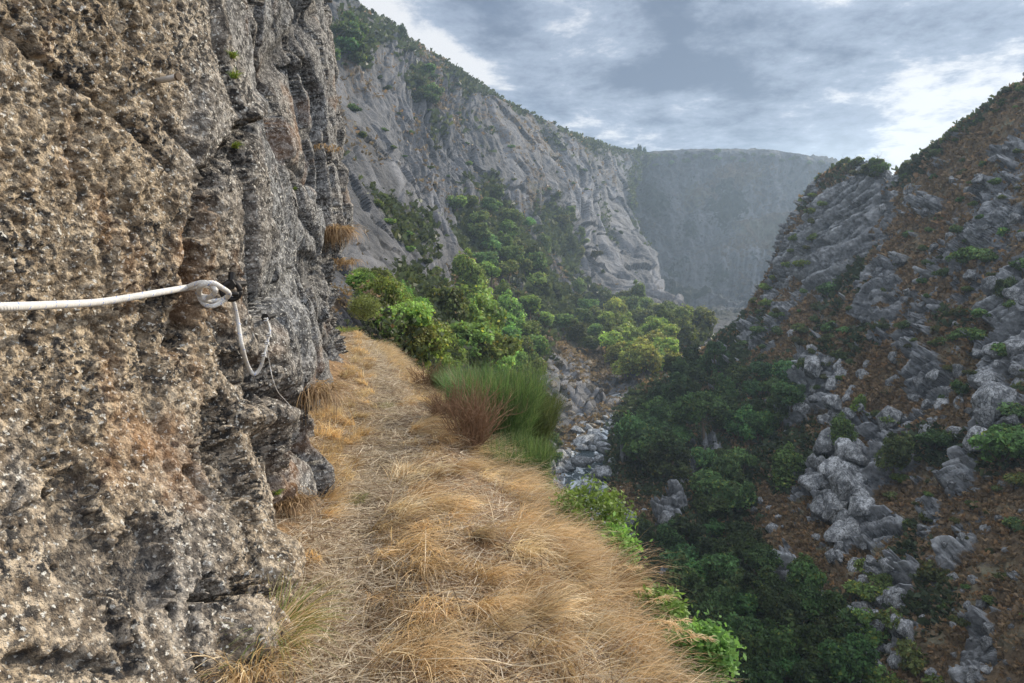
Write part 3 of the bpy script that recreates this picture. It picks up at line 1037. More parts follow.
def crown_mesh(name, seed, nleaf=2600, leaf=.085, lobes=9, squash=.8, base=(.075, .115, .035), spread=.74, lift=1.0, thin=-.05, warm=.12):
    r = np.random.default_rng(seed)
    lc = unit(r.normal(size=(lobes, 3))) * r.uniform(.25, 1, (lobes, 1)) * spread
    lc[:, 2] *= squash
    lr = r.uniform(.18, .46, lobes)
    li = r.choice(lobes, nleaf * 2, p=lr ** 2 / (lr ** 2).sum())
    d = unit(r.normal(size=(nleaf * 2, 3)))
    rad = lr[li] * (r.uniform(.35, 1, nleaf * 2) ** .4) * (1 + .18 * r.normal(size=nleaf * 2))
    C = lc[li] + d * rad[:, None]
    n = pnoise(C[:, 0] * 4.2, C[:, 1] * 4.2, C[:, 2] * 4.2, seed)
    keep = n > thin + .1 * r.normal(size=len(C))
    C, d, li, n = C[keep][:nleaf], d[keep][:nleaf], li[keep][:nleaf], n[keep][:nleaf]
    k = len(C)
    C[:, 2] = C[:, 2] * squash + lift
    nrm = unit(d + r.normal(size=(k, 3)) * .8 + np.array((0, 0, .4)))
    a = unit(np.cross(nrm, r.normal(size=(k, 3)))); b = np.cross(nrm, a)
    s = leaf * r.uniform(.5, 1.25, (k, 1))
    V, F = quads_from(C, a * s, b * s * .62)
    tone = (.5 + .8 * r.uniform(size=lobes))[li] * (1 + .8 * n) * r.uniform(.6, 1.5, k)
    col = np.array(base)[None, :] * tone[:, None]
    w = r.uniform(0, 1, k) < warm
    col[w] *= np.array((1.7, 1.15, .7))
    col = np.repeat(np.concatenate((col, np.ones((k, 1))), 1), 4, 0)
    return mesh_np(name, V, F, M['leaf'], False, {'tint': col})


def limbs_mesh(name, seed, mat='bark', n=6, r0=.07, top=1.25, spread=.6, lean=.1):
    r = np.random.default_rng(seed)
    parts = []
    a = r.uniform(-lean, lean, 2)
    trunk = [(0, 0, -.25), (a[0] * .4, a[1] * .4, .25), (a[0], a[1], .6), (a[0] * 1.5, a[1] * 1.5, .95)]
    parts.append(tube(smooth_path(trunk, 7), np.linspace(r0, r0 * .5, 7), 6))
    for i in range(n):
        th = i * 2.4 + r.uniform(-.4, .4)
        h0 = r.uniform(.45, .9)
        st = np.array((a[0] * h0 / .6, a[1] * h0 / .6, h0))
        en = st + np.array((math.cos(th) * spread, math.sin(th) * spread, r.uniform(.2, .6))) * r.uniform(.7, 1)
        mid = (st + en) / 2 + np.array((0, 0, -.06)) + r.normal(size=3) * .04
        parts.append(tube(smooth_path([st, mid, en], 5), np.linspace(r0 * .45, r0 * .12, 5), 5))
    V, F = joinm(parts)
    return mesh_np(name, V, F, M[mat], True)


OAK = [(crown_mesh("crown", 100 + i, 6000, .050, lobes=14 + i % 4, squash=(.8, .65, .95, .75, 1.1)[i], warm=.08), limbs_mesh("trunk", 200 + i)) for i in range(5)]
SHRUB = [(crown_mesh("foliage", 140 + i, 2200, .07, lobes=8, squash=.65, spread=.7, lift=.45, thin=-.05, warm=.12), limbs_mesh("stems", 240 + i, n=5, r0=.035, spread=.5)) for i in range(4)]
FINE = [(crown_mesh("foliage", 160 + i, 9000, .034, lobes=16, squash=.8, spread=.75, lift=.6, thin=-.22, warm=.05), limbs_mesh("stems", 260 + i, n=7, r0=.025, spread=.6)) for i in range(3)]
GRP = {}


def plant(kind, name, P, r, color, cat, label=None, group=None, parts=("crown", "trunk"), rz=None, sz=None, key=None, sink=.12):
    crown, stem = kind[0], kind[1]
    t = link(name, None, loc=tuple(P - np.array((0, 0, sink * r))))
    t.rotation_euler = (0, 0, random.uniform(0, 6.28) if rz is None else rz)
    s = (r, r, r * (random.uniform(.85, 1.2) if sz is None else sz))
    t.scale = s
    t['category'] = cat
    t['label'] = label or ""
    if group:
        t['group'] = group
    c = link(parts[0], crown, t); c.color = (*color, 1)
    b = link(parts[1], stem, t)
    if key:
        q = project(np.asarray(P))
        GRP.setdefault(key, []).append((float(q[0]), float(q[1]), t))
    return t


ORD = "first second third fourth fifth sixth seventh eighth ninth tenth eleventh twelfth thirteenth fourteenth fifteenth sixteenth seventeenth eighteenth nineteenth twentieth twenty-first twenty-second twenty-third twenty-fourth twenty-fifth twenty-sixth twenty-seventh twenty-eighth twenty-ninth thirtieth".split()


MARKS = [(405, 60, "the lone skyline tree"), (350, 50, "the cliff top"), (440, 110, "the dark skyline thicket"), (505, 245, "the dark gully"), (400, 220, "the near pale slab"), (575, 235, "the narrow cleft"),
         (640, 165, "the ridge junction"), (650, 240, "the streaked far slabs"), (530, 140, "the long left ridge"), (470, 160, "the upper grey slabs"), (570, 385, "the sunlit outcrop"), (590, 462, "the midstream boulders"), (572, 440, "the outcrop foot"), (575, 488, "the near bank rocks"), (600, 490, "the narrowing stream"), (612, 530, "the leafy rim bush"),
         (865, 170, "the crag top"), (895, 195, "the skyline notch"), (1000, 95, "the right skyline"), (985, 200, "the upper right wall"), (920, 270, "the slope behind the crag"), (835, 250, "the crag face"),
         (790, 330, "the crag foot"), (843, 490, "the tall monolith block"), (1000, 450, "the big spreading oak"), (893, 455, "the light round oak"), (885, 400, "the blocky boulder"), (950, 340, "the right slope terrace"),
         (960, 540, "the bracken field"), (880, 600, "the rocky gully"), (980, 650, "the bottom right corner"), (780, 650, "the bottom thicket"), (690, 600, "the shaded bank"), (700, 440, "the dark oak slope"),
         (1010, 370, "the pale right ribs"), (780, 520, "the brown clearing"), (690, 345, "the far stream bend")]
EDGE_WORD = {"left": "leftmost", "right": "rightmost", "top": "topmost", "bottom": "lowest"}


def ordinals(L, text, group, axis, side):
    L = sorted(L, key=lambda t: t[axis])
    for i, (_, _, o) in enumerate(L):
        o['group'] = group
        if len(L) == 1 or len(L) > 56:
            o['label'] = text
            continue
        si, k = (side, i) if i < (len(L) + 1) // 2 else ({"left": "right", "top": "bottom"}[side], len(L) - 1 - i)
        o['label'] = f"{text}, {ORD[k]} from the {si}" if k else f"{text}, {EDGE_WORD[si]} one"


def label_group(key, text, group, axis=0, side="left", most=14):
    """few members are counted along the picture; many are first told apart by the landmark they stand near"""
    L = GRP.get(key, [])
    if len(L) <= most:
        return ordinals(L, text, group, axis, side)
    short = re.split(r" in | on | above | facing | among | under | behind | beyond | of | across | at | just | along | high ", text)[0]
    B = {}
    for t in L:
        m_ = min(MARKS, key=lambda q: (q[0] - t[0]) ** 2 + (q[1] - t[1]) ** 2)
        B.setdefault(m_[2], []).append(t)
    for mk_, ts in B.items():
        ordinals(ts, f"{short} near {mk_}", group, axis, side)


def scatter(surf, poly, n, mind, seed, edge=0):
    """pixel targets spread through a polygon, looked up on the surface"""
    r = np.random.default_rng(seed)
    xs = [p[0] for p in poly]; ys = [p[1] for p in poly]
    pts, tries = [], 0
    while len(pts) < n and tries < n * 60:
        tries += 1
        a, b = r.uniform(min(xs), max(xs)), r.uniform(min(ys), max(ys))
        if not inpoly(a, b, poly) or any((a - c) ** 2 + (b - d) ** 2 < mind ** 2 for c, d, _ in pts):
            continue
        P = surf.at(a, b)
        if P is None:
            continue
        pts.append((a, b, P))
    return pts


def grove(surf, poly, n, mind, rr, color, key, text, group, seed, kind=OAK, name="tree", cat="tree", parts=("crown", "trunk"), var=.25, axis=0, side="left", most=14):
    r = np.random.default_rng(seed)
    for a, b, P in scatter(surf, poly, n, mind, seed):
        k = 1 + r.uniform(-var, var)
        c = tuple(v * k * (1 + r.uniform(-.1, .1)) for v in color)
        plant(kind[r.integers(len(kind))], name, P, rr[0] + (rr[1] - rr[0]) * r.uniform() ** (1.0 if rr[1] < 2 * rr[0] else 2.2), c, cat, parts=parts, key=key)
    label_group(key, text, group, axis, side, most)


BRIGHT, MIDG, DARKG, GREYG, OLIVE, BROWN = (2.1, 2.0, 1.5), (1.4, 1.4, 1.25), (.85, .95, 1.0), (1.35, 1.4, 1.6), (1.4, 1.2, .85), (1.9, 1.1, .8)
# ---- left side
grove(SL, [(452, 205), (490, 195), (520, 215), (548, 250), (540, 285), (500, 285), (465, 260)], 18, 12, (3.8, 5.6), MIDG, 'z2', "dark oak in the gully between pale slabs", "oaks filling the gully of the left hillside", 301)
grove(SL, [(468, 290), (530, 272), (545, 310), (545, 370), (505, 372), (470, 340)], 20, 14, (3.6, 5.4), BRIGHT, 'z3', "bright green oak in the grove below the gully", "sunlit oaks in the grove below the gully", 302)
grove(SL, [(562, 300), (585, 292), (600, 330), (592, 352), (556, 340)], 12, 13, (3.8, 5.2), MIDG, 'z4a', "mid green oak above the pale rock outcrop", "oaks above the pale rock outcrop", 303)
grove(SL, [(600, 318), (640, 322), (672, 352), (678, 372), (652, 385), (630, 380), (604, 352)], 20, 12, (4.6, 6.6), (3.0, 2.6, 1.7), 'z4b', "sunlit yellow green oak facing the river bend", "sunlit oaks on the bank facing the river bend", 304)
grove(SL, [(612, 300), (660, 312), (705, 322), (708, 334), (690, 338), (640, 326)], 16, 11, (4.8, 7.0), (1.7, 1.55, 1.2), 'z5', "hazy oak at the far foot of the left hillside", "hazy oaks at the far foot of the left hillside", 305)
grove(SL, [(352, 268), (385, 284), (412, 310), (398, 322), (362, 300)], 16, 11, (.9, 1.5), BRIGHT, 'z1a', "leafy green bush beyond the path end", "bushes beyond the end of the path", 306, kind=FINE, name="bush", cat="bush", parts=("foliage", "stems"))
grove(SL, [(380, 300), (412, 312), (446, 345), (462, 385), (440, 395), (400, 350)], 20, 12, (1.1, 1.9), BRIGHT, 'z1b', "leafy green bush on the bank beside the path", "bushes on the bank beside the path", 307, kind=FINE, name="bush", cat="bush", parts=("foliage", "stems"))
grove(SL, [(452, 330), (500, 345), (540, 375), (545, 400), (500, 398), (465, 372)], 18, 15, (2.6, 4.0), BRIGHT, 'z1c', "green tree on the slope behind the broom bushes", "trees on the slope behind the broom", 308)
grove(SL, [(330, 30), (352, 18), (372, 45), (350, 66), (328, 60)], 10, 9, (4, 6), (.75, .85, .7), 'z6a', "dark shrub high on the slope beside the cliff top", "dark shrubs high on the slope beside the cliff", 309, kind=SHRUB, name="shrub", cat="shrub", parts=("foliage", "stems"))
grove(SL, [(408, 72), (430, 66), (452, 92), (440, 104), (412, 96)], 8, 9, (4, 6), (.75, .8, .7), 'z6b', "dark shrub of the clump under the skyline tree", "dark shrubs under the skyline tree", 310, kind=SHRUB, name="shrub", cat="shrub", parts=("foliage", "stems"))
grove(SL, [(345, 45), (480, 120), (600, 175), (640, 200), (600, 280), (540, 190), (440, 175), (350, 130)], 44, 14, (1.2, 3.0), (.85, .9, .7), 'z6c', "small dark shrub", "small shrubs scattered on the grey slabs", 311, kind=SHRUB, name="shrub", cat="shrub", parts=("foliage", "stems"))
grove(SL, [(360, 15), (480, 84), (600, 143), (640, 158), (600, 158), (480, 104), (360, 36)], 30, 7, (.8, 1.8), (.7, .75, .6), 'z6d', "low scrub bush just under the left skyline", "scrub bushes just under the left skyline", 312, kind=SHRUB, name="shrub", cat="shrub", parts=("foliage", "stems"))
grove(SL, [(552, 205), (566, 200), (600, 262), (592, 280), (570, 250)], 9, 10, (3.2, 4.6), OLIVE, 'z6e', "olive green tree in the narrow cleft between slabs", "trees in the narrow cleft between slabs", 313)
grove(SL, [(378, 200), (400, 225), (440, 262), (470, 300), (440, 290), (395, 235)], 12, 12, (1.2, 2.6), MIDG, 'z6f', "small shrub rooted on the pale slab above the path end", "shrubs rooted on the pale slab", 314, kind=SHRUB, name="shrub", cat="shrub", parts=("foliage", "stems"))
grove(SL, [(525, 395), (548, 400), (560, 440), (550, 470), (528, 440)], 10, 11, (1.6, 2.6), DARKG, 'z7l', "dark bush on the near river bank below the outcrop", "dark bushes on the near river bank", 315, kind=SHRUB, name="bush", cat="bush", parts=("foliage", "stems"))
# skyline tree on the left and small ones on the ridges
for px, py, r_, lab in ((405, 37, 2.3, "lone upright tree on the left skyline"), (641, 154, 3.6, "tiny tree where the left ridge meets the far mountain"), (647, 154, 2.6, "lower bush right of the tiny tree at the ridge junction")):
    plant(OAK[4], "ridge_tree", SL.at(px, py + 1) if SL.at(px, py + 1) is not None else U(px, py, 350), r_, (.5, .55, .5), "tree", lab, None, sz=1.5)
grove(SB, [(650, 155), (700, 152), (800, 157), (832, 168), (760, 162), (650, 166)], 24, 7, (3.5, 6), (.6, .65, .6), 'zb', "tiny bush along the crest of the far mountain", "bushes along the crest of the far mountain", 316, kind=SHRUB, name="shrub", cat="shrub", parts=("foliage", "stems"))

# ---- right side
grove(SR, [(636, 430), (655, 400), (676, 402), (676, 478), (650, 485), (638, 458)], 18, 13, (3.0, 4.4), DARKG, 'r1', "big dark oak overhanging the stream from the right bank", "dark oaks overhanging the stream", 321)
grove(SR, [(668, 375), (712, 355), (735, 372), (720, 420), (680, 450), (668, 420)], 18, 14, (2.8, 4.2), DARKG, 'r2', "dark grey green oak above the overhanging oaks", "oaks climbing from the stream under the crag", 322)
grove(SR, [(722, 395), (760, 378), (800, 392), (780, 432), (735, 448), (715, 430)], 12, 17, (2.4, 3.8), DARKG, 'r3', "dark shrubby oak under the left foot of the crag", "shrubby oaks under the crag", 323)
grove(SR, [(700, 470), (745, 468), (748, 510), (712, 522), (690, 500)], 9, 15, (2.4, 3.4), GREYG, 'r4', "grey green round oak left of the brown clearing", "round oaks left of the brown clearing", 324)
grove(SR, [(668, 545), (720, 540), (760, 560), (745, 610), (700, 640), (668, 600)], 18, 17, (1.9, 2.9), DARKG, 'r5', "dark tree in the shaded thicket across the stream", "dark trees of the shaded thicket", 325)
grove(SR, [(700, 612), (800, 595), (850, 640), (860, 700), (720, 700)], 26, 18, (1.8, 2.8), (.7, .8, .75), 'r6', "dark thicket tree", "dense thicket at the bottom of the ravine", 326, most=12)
grove(SR, [(860, 575), (880, 570), (905, 640), (950, 700), (870, 700)], 9, 17, (1.3, 2.0), MIDG, 'r7', "leafy bush in the rocky gully low on the right", "bushes in the rocky gully", 327, kind=SHRUB, name="bush", cat="bush", parts=("foliage", "stems"), axis=1, side="top")
grove(SR, [(740, 345), (800, 290), (850, 300), (850, 380), (800, 400), (750, 385)], 34, 12, (1.0, 2.8), (1.1, 1.05, 1.15), 'r8', "dark scrub bush", "scrub bushes beneath the crag", 328, kind=SHRUB, name="shrub", cat="shrub", parts=("foliage", "stems"), most=12)
grove(SR, [(890, 230), (905, 190), (1024, 100), (1024, 300), (960, 350), (870, 340)], 46, 12, (.7, 2.6), (1.15, 1.1, 1.2), 'r9', "dark rounded scrub bush", "scrub bushes on the upper right slope", 329, kind=SHRUB, name="shrub", cat="shrub", parts=("foliage", "stems"))
grove(SR, [(860, 345), (1024, 330), (1024, 620), (960, 640), (900, 540), (870, 440)], 50, 14, (.35, 2.0), (1.2, 1.1, 1.15), 'r10', "small green bush among bracken", "small bushes dotted among the bracken", 330, kind=SHRUB, name="shrub", cat="shrub", parts=("foliage", "stems"))
grove(SR, [(742, 322), (772, 272), (812, 192), (830, 200), (800, 270), (765, 330)], 16, 11, (1.2, 2.2), OLIVE, 'r11', "olive shrub on the left edge of the crag", "shrubs on the left edge of the crag", 331, kind=SHRUB, name="shrub", cat="shrub", parts=("foliage", "stems"), axis=1, side="top")
grove(SR, [(840, 164), (884, 160), (886, 180), (850, 182)], 9, 6, (1.3, 2.4), (.75, .7, .5), 'r12', "scrub bush crowning the top of the crag", "bushes crowning the crag", 332, kind=SHRUB, name="shrub", cat="shrub", parts=("foliage", "stems"))
grove(SR, [(892, 178), (940, 138), (1024, 78), (1024, 92), (940, 152), (896, 190)], 26, 7, (.8, 1.6), (.7, .7, .5), 'r13', "skyline scrub bush", "scrub bushes along the right skyline", 333, kind=SHRUB, name="shrub", cat="shrub", parts=("foliage", "stems"), most=12)
for px, py, r_, col, nm, lab in (
        (786, 480, 3.9, MIDG, "oak_tree", "wide dark green oak left of the tall split boulder outcrop"),
        (822, 455, 1.9, GREYG, "oak_tree", "small oak directly above the wide dark oak"),
        (838, 440, 2.4, MIDG, "oak_tree", "round green oak above the split boulder outcrop"),
        (858, 412, 1.6, BRIGHT, "oak_tree", "slender bright green oak above the round one"),
        (893, 470, 3.0, GREYG, "oak_tree", "light grey green oak right of the split boulder outcrop"),
        (933, 452, 2.8, DARKG, "oak_tree", "dark oak between the light oak and the big oak at the edge"),
        (1000, 470, 4.0, MIDG, "oak_tree", "big spreading oak by the right edge of the hillside"),
        (722, 512, 3.1, GREYG, "oak_tree", "grey green oak on the rim of the brown clearing"),
        (962, 395, 1.6, DARKG, "oak_tree", "small dark oak on the shelf below the pale right wall"),
        (1003, 300, 1.8, DARKG, "oak_tree", "dark oak growing high under the right wall"),
        (720, 398, 2.6, MIDG, "oak_tree", "green oak just above the big dark oaks by the stream"),
        (640, 540, 2.0, DARKG, "oak_tree", "dark bent oak low on the right bank of the stream"),
        (800, 575, 1.6, MIDG, "oak_tree", "solitary oak below the pile of white boulders"),
        (878, 590, 1.6, MIDG, "oak_tree", "oak in the middle of the rocky gully"),
        (835, 660, 1.7, (1.3, 1.4, .9), "oak_tree", "yellowish green oak at the foot of the boulder run"),
        (700, 610, 1.6, (2.2, 2.3, .9), "oak_tree", "bright yellow green sapling glowing in the dark thicket")):
    P_ = SR.at(px, py)
    if P_ is not None:
        plant(OAK[random.randrange(5)], nm, P_, r_ * .85, col, "tree", lab)

# ------------------------------------------------------------------ low growth nobody could count
def tufts(name, P3, weight, n, size, base, seed, label=None, k=3, up=.6, mat='leaf', jitter=.4):
    r = np.random.default_rng(seed)
    Pf = P3.reshape(-1, 3); px, py, d = project(Pf)
    w_ = weight.reshape(-1).copy()
    vis = np.isfinite(px) & (px > -120) & (px < 1150) & (py > -60) & (py < 780)
    w_[~vis] *= .02
    # equal density on the ground as seen: weight by local vertex spacing
    w_ = np.clip(w_, 0, None); w_ /= w_.sum()
    idx = r.choice(len(Pf), n, p=w_)
    C = Pf[idx] + r.normal(size=(n, 3)) * jitter * np.array((1, 1, .2))
    C = np.repeat(C, k, 0); m_ = len(C)
    dirn = unit(np.concatenate((r.normal(size=(m_, 2)), np.abs(r.normal(size=(m_, 1))) * up + .3), 1))
    side = unit(np.cross(dirn, r.normal(size=(m_, 3))))
    s = np.repeat(size * r.uniform(.4, 1.3, n) * np.clip(np.linalg.norm(Pf[idx], axis=1) / 90, .12, 3), k)[:, None]
    V, F = quads_from(C + dirn * s * .8, dirn * s, side * s * .5)
    V[::4] += side * s * .25; V[1::4] -= side * s * .1
    tone = np.repeat(r.uniform(.55, 1.35, n), k) * r.uniform(.8, 1.2, m_)
    col = np.array(base)[None] * tone[:, None]
    sh = np.repeat(r.uniform(0, 1, n) < .2, k)
    col[sh] *= np.array((1.15, 1.0, .85))
    col = np.repeat(np.concatenate((col, np.ones((m_, 1))), 1), 4, 0)
    o = link(name, mesh_np(name, V, F, M[mat], False, {'tint': col}), kind="stuff")
    return o


tufts("bracken", RIGHT, np.clip(RIGHT_DRY, 0, 1) ** 1.5 * (RIGHT_ROCK < .4), 80000, .24, (.22, .15, .085), 401, jitter=.3, up=.4, mat='straw')
tufts("undergrowth", RIGHT, np.clip(RIGHT_VEG - .25, 0, 1), 42000, .34, (.055, .075, .035), 402, jitter=.5, mat='straw')
tufts("undergrowth", LEFT, np.clip(LEFT_VEG - .35, 0, 1), 42000, .42, (.062, .078, .034), 403, jitter=.8, mat='straw')
tufts("dry_scrub", LEFT, np.clip(LEFT_DRY - .25, 0, 1), 12000, .22, (.19, .14, .085), 404, jitter=.8, mat='straw')

# ------------------------------------------------------------------ boulders
def ico(sub):
    import bmesh
    bm = bmesh.new(); bmesh.ops.create_icosphere(bm, subdivisions=sub, radius=1)
    V = np.array([v.co[:] for v in bm.verts]); F = np.array([[v.index for v in f.verts] for f in bm.faces]); bm.free()
    return V, F


def boulder_mesh(name, seed, mat, sub=4, planes=14, soft=.35):
    r = np.random.default_rng(seed)
    V, F = ico(sub); d = unit(V)
    pw_ = r.uniform(4, 9)
    q = np.abs(d @ np.array(Euler(r.uniform(0, 6, 3)).to_matrix()))
    t = 1 / ((q ** pw_).sum(1)) ** (1 / pw_)
    nn_ = unit(r.normal(size=(planes, 3))); h = r.uniform(.62, 1.0, planes)
    for a, b_ in zip(nn_, h):
        c = d @ a
        t = np.minimum(t, np.where(c > .15, b_ / np.maximum(c, .15), 9))
    t = t * (1 - soft) + soft * .85
    n = fbm(d[:, 0] * 2.5, d[:, 1] * 2.5, d[:, 2] * 2.5, 4, .6, seed=seed % 40)
    n = n + .5 * fbm(d[:, 0] * 8, d[:, 1] * 8, d[:, 2] * 8, 3, .6, seed=seed % 37, ridged=True) - .3
    V = d * (t + n * .10)[:, None] * np.array((1, .8, .68))
    return mesh_np(name, V, F, M[mat], False)


RB = [boulder_mesh("boulder", 500 + i, 'boulder', soft=.3) for i in range(6)]
RT = [boulder_mesh("rock", 540 + i, 'tan_rock', planes=10, soft=.2) for i in range(3)]
RK = [boulder_mesh("rock", 520 + i, 'rock', planes=8, soft=.0, sub=4) for i in range(6)]


def boulder(P, r_, protos, name, key=None, label=None, group=None, rot=None, scale=None, sink=.25):
    o = link(name, random.choice(protos), loc=tuple(np.asarray(P) + np.array((0, 0, r_ * (.68 - sink) * .5))))
    o.rotation_euler = rot or (random.uniform(-.35, .35), random.uniform(-.35, .35), random.uniform(0, 6.28))
    s = scale or (random.uniform(.8, 1.25), random.uniform(.8, 1.2), random.uniform(.8, 1.25))
    o.scale = tuple(r_ * v for v in s)
    o['category'] = "boulder" if name == "boulder" else "rock"
    if label: o['label'] = label
    if group: o['group'] = group
    if key:
        q = project(np.asarray(P)); GRP.setdefault(key, []).append((float(q[0]), float(q[1]), o))
    return o


def in_river(n, Y0, Y1, hw, rr, key, text, group, seed, most=14):
    r = np.random.default_rng(seed)
    ys = cl[:, 1]; pts = []
    t = 0
    while len(pts) < n and t < n * 40:
        t += 1
        Y = r.uniform(Y0, Y1); i = int(np.interp(Y, ys, np.arange(len(ys))))
        s_ = r.uniform(*rr)
        P_ = cl[i] + S[i] * r.uniform(-hw, hw); P_[2] = river_z(P_[1]) - .1
        if any(np.hypot(*(P_[:2] - q[0][:2])) < (s_ + q[1]) * .62 for q in pts):
            continue
        pts.append((P_, s_))
    for P_, s_ in pts:
        boulder(P_, s_, RB, "boulder", key=key, sink=.15)
    label_group(key, text, group, 1, "top", most)


in_river(8, 92, 135, 5, (1.6, 2.3), 'b0', "large grey boulder splitting the stream", "largest boulders in the stream", 601)
in_river(95, 88, 150, 7.5, (.45, 1.35), 'b1', "grey stream boulder in the reach", "grey boulders in the stream below the outcrop", 602)
in_river(40, 72, 90, 7, (.5, 1.5), 'b2', "grey stream boulder low down", "boulders in the stream behind the ledge bush", 603)
in_river(44, 205, 275, 8, (.7, 1.7), 'b3', "pale distant stream boulder", "pale boulders in the distant bend of the stream", 604)


def rocks(surf, poly, n, mind, rr, key, text, group, seed, protos=None, axis=0, side="left", most=14, name="rock"):
    r = np.random.default_rng(seed)
    for a, b_, P_ in scatter(surf, poly, n, mind, seed):
        z_ = r.uniform(*rr)
        boulder(P_, z_, protos or RK, name, key=key, sink=.75 if z_ > .7 else .4, scale=(r.uniform(.7, 1.1), r.uniform(.7, 1.1), r.uniform(.9, 1.7)))
    label_group(key, text, group, axis, side, most)


rocks(SL, [(535, 355), (600, 360), (615, 400), (590, 440), (555, 430), (540, 400)], 24, 8, (.4, 1.6), 'k1', "tan rock lying on bare ground", "tan rocks on the sunlit outcrop", 611, protos=RT)
rocks(SL, [(528, 440), (560, 430), (566, 480), (545, 500), (530, 470)], 18, 7, (.8, 2.0), 'k2', "dark rock on the near bank", "dark rocks on the near bank", 612)
rocks(SR, [(815, 440), (858, 440), (862, 500), (835, 545), (805, 500)], 26, 8, (.8, 1.9), 'k3', "pale angular outcrop block", "pale blocks of the split boulder outcrop", 613)
rocks(SR, [(730, 500), (800, 500), (850, 540), (840, 560), (760, 540)], 20, 8, (.25, .75), 'k4', "small white rock on brown ground", "small white rocks on the brown clearing", 614)
rocks(SR, [(850, 540), (885, 560), (910, 620), (890, 683), (850, 683), (860, 600)], 40, 7, (.35, 1.2), 'k5', "white boulder of the run", "white boulders running down the gully", 615)
rocks(SR, [(910, 470), (1024, 470), (1024, 683), (930, 683), (915, 560)], 46, 14, (.15, .6), 'k6', "pale stone among low bracken", "pale stones among the bracken", 616)
rocks(SR, [(780, 330), (870, 330), (870, 430), (790, 430)], 34, 8, (.5, 1.6), 'k7', "pale angular rock rib piece", "pale angular rocks of the ribs below the crag", 617)
rocks(SR, [(880, 350), (1024, 340), (1024, 440), (900, 440)], 38, 10, (.4, 1.5), 'k8', "grey mid-slope rock", "grey rocks on the middle of the right slope", 618)
rocks(SR, [(760, 570), (840, 600), (860, 683), (780, 683)], 18, 14, (.35, .9), 'k9', "mossy grey rock poking up", "rocks poking out of the bottom thicket", 619)
rocks(SR, [(880, 200), (1024, 120), (1024, 320), (900, 330)], 26, 14, (.4, 1.3), 'k10', "dull grey jutting rock", "rocks jutting from the upper right slope", 620)
for px, py, r_, lab in ((843, 493, 2.6, "tall pale monolith block of the split boulder outcrop"), (828, 470, 1.7, "rounded pale boulder perched behind the tall monolith block"), (770, 530, 1.0, "white boulder lying alone on the left of the brown clearing"),
                        (840, 535, 1.15, "large white boulder below the tall monolith block"), (886, 425, 2.0, "blocky pale boulder beside the round green oaks"), (990, 405, 2.4, "broad pale boulder above the big spreading oak"),
                        (812, 372, 2.6, "upright pale slab rib left of the shelf of bracken"), (668, 520, 1.6, "long slanting slab beside the pale scree strip")):
    P_ = SR.at(px, py)
    if P_ is not None:
        boulder(P_, r_, RK, "boulder", label=lab, scale=(.8, .8, 1.25), rot=(0, 0, random.uniform(0, 6)))
P_ = SL.at(600, 405)
# ------------------------------------------------------------------ blades of grass and straw
def blades(root, az, length, el0, el1, width, seed, seg=5, col=None):
    """ribbons that start at elevation el0 and bend to el1; returns V,F,colour"""
    r = np.random.default_rng(seed)
    n = len(root)
    t = np.linspace(0, 1, seg + 1)
    P = np.zeros((n, seg + 1, 3)); P[:, 0] = root
    wander = r.normal(size=n) * .35
    for i in range(seg):
        e = el0 + (el1 - el0) * t[i] ** .8
        a = az + wander * t[i]
        st = (length / seg)[:, None] * np.stack((np.cos(e) * np.cos(a), np.cos(e) * np.sin(a), np.sin(e)), 1)
        P[:, i + 1] = P[:, i] + st
    side = np.stack((-np.sin(az), np.cos(az), r.normal(size=n) * .5), 1); side = unit(side)
    wv = (1 - t ** 1.5 * .85)[None, :, None] * width[:, None, None] * .5
    L = P - side[:, None] * wv; Rr = P + side[:, None] * wv
    V = np.stack((L, Rr), 2).reshape(n, -1, 3)
    base = np.arange(n)[:, None, None] * (2 * (seg + 1))
    i = np.arange(seg)[None, :, None] * 2
    F = base + i + np.array((0, 1, 3, 2))[None, None, :]
    C = np.repeat(col, 2 * (seg + 1), 0)
    return V.reshape(-1, 3), F.reshape(-1, 4), C


def tint(cols, idx, r, var=.25):
    c = np.array(cols)[idx] * r.uniform(1 - var, 1 + var, (len(idx), 1))
    return np.concatenate((c, np.ones((len(idx), 1))), 1)


GOLD = [(.60, .41, .22), (.69, .51, .30), (.42, .27, .135), (.80, .66, .45)]
PALE = [(.54, .45, .34), (.42, .33, .23), (.68, .59, .47), (.22, .15, .10)]


def put_stuff(name, V, F, C, mat='straw'):
    return link(name, mesh_np(name, V, F, M[mat], False, {'tint': C}), kind="stuff")


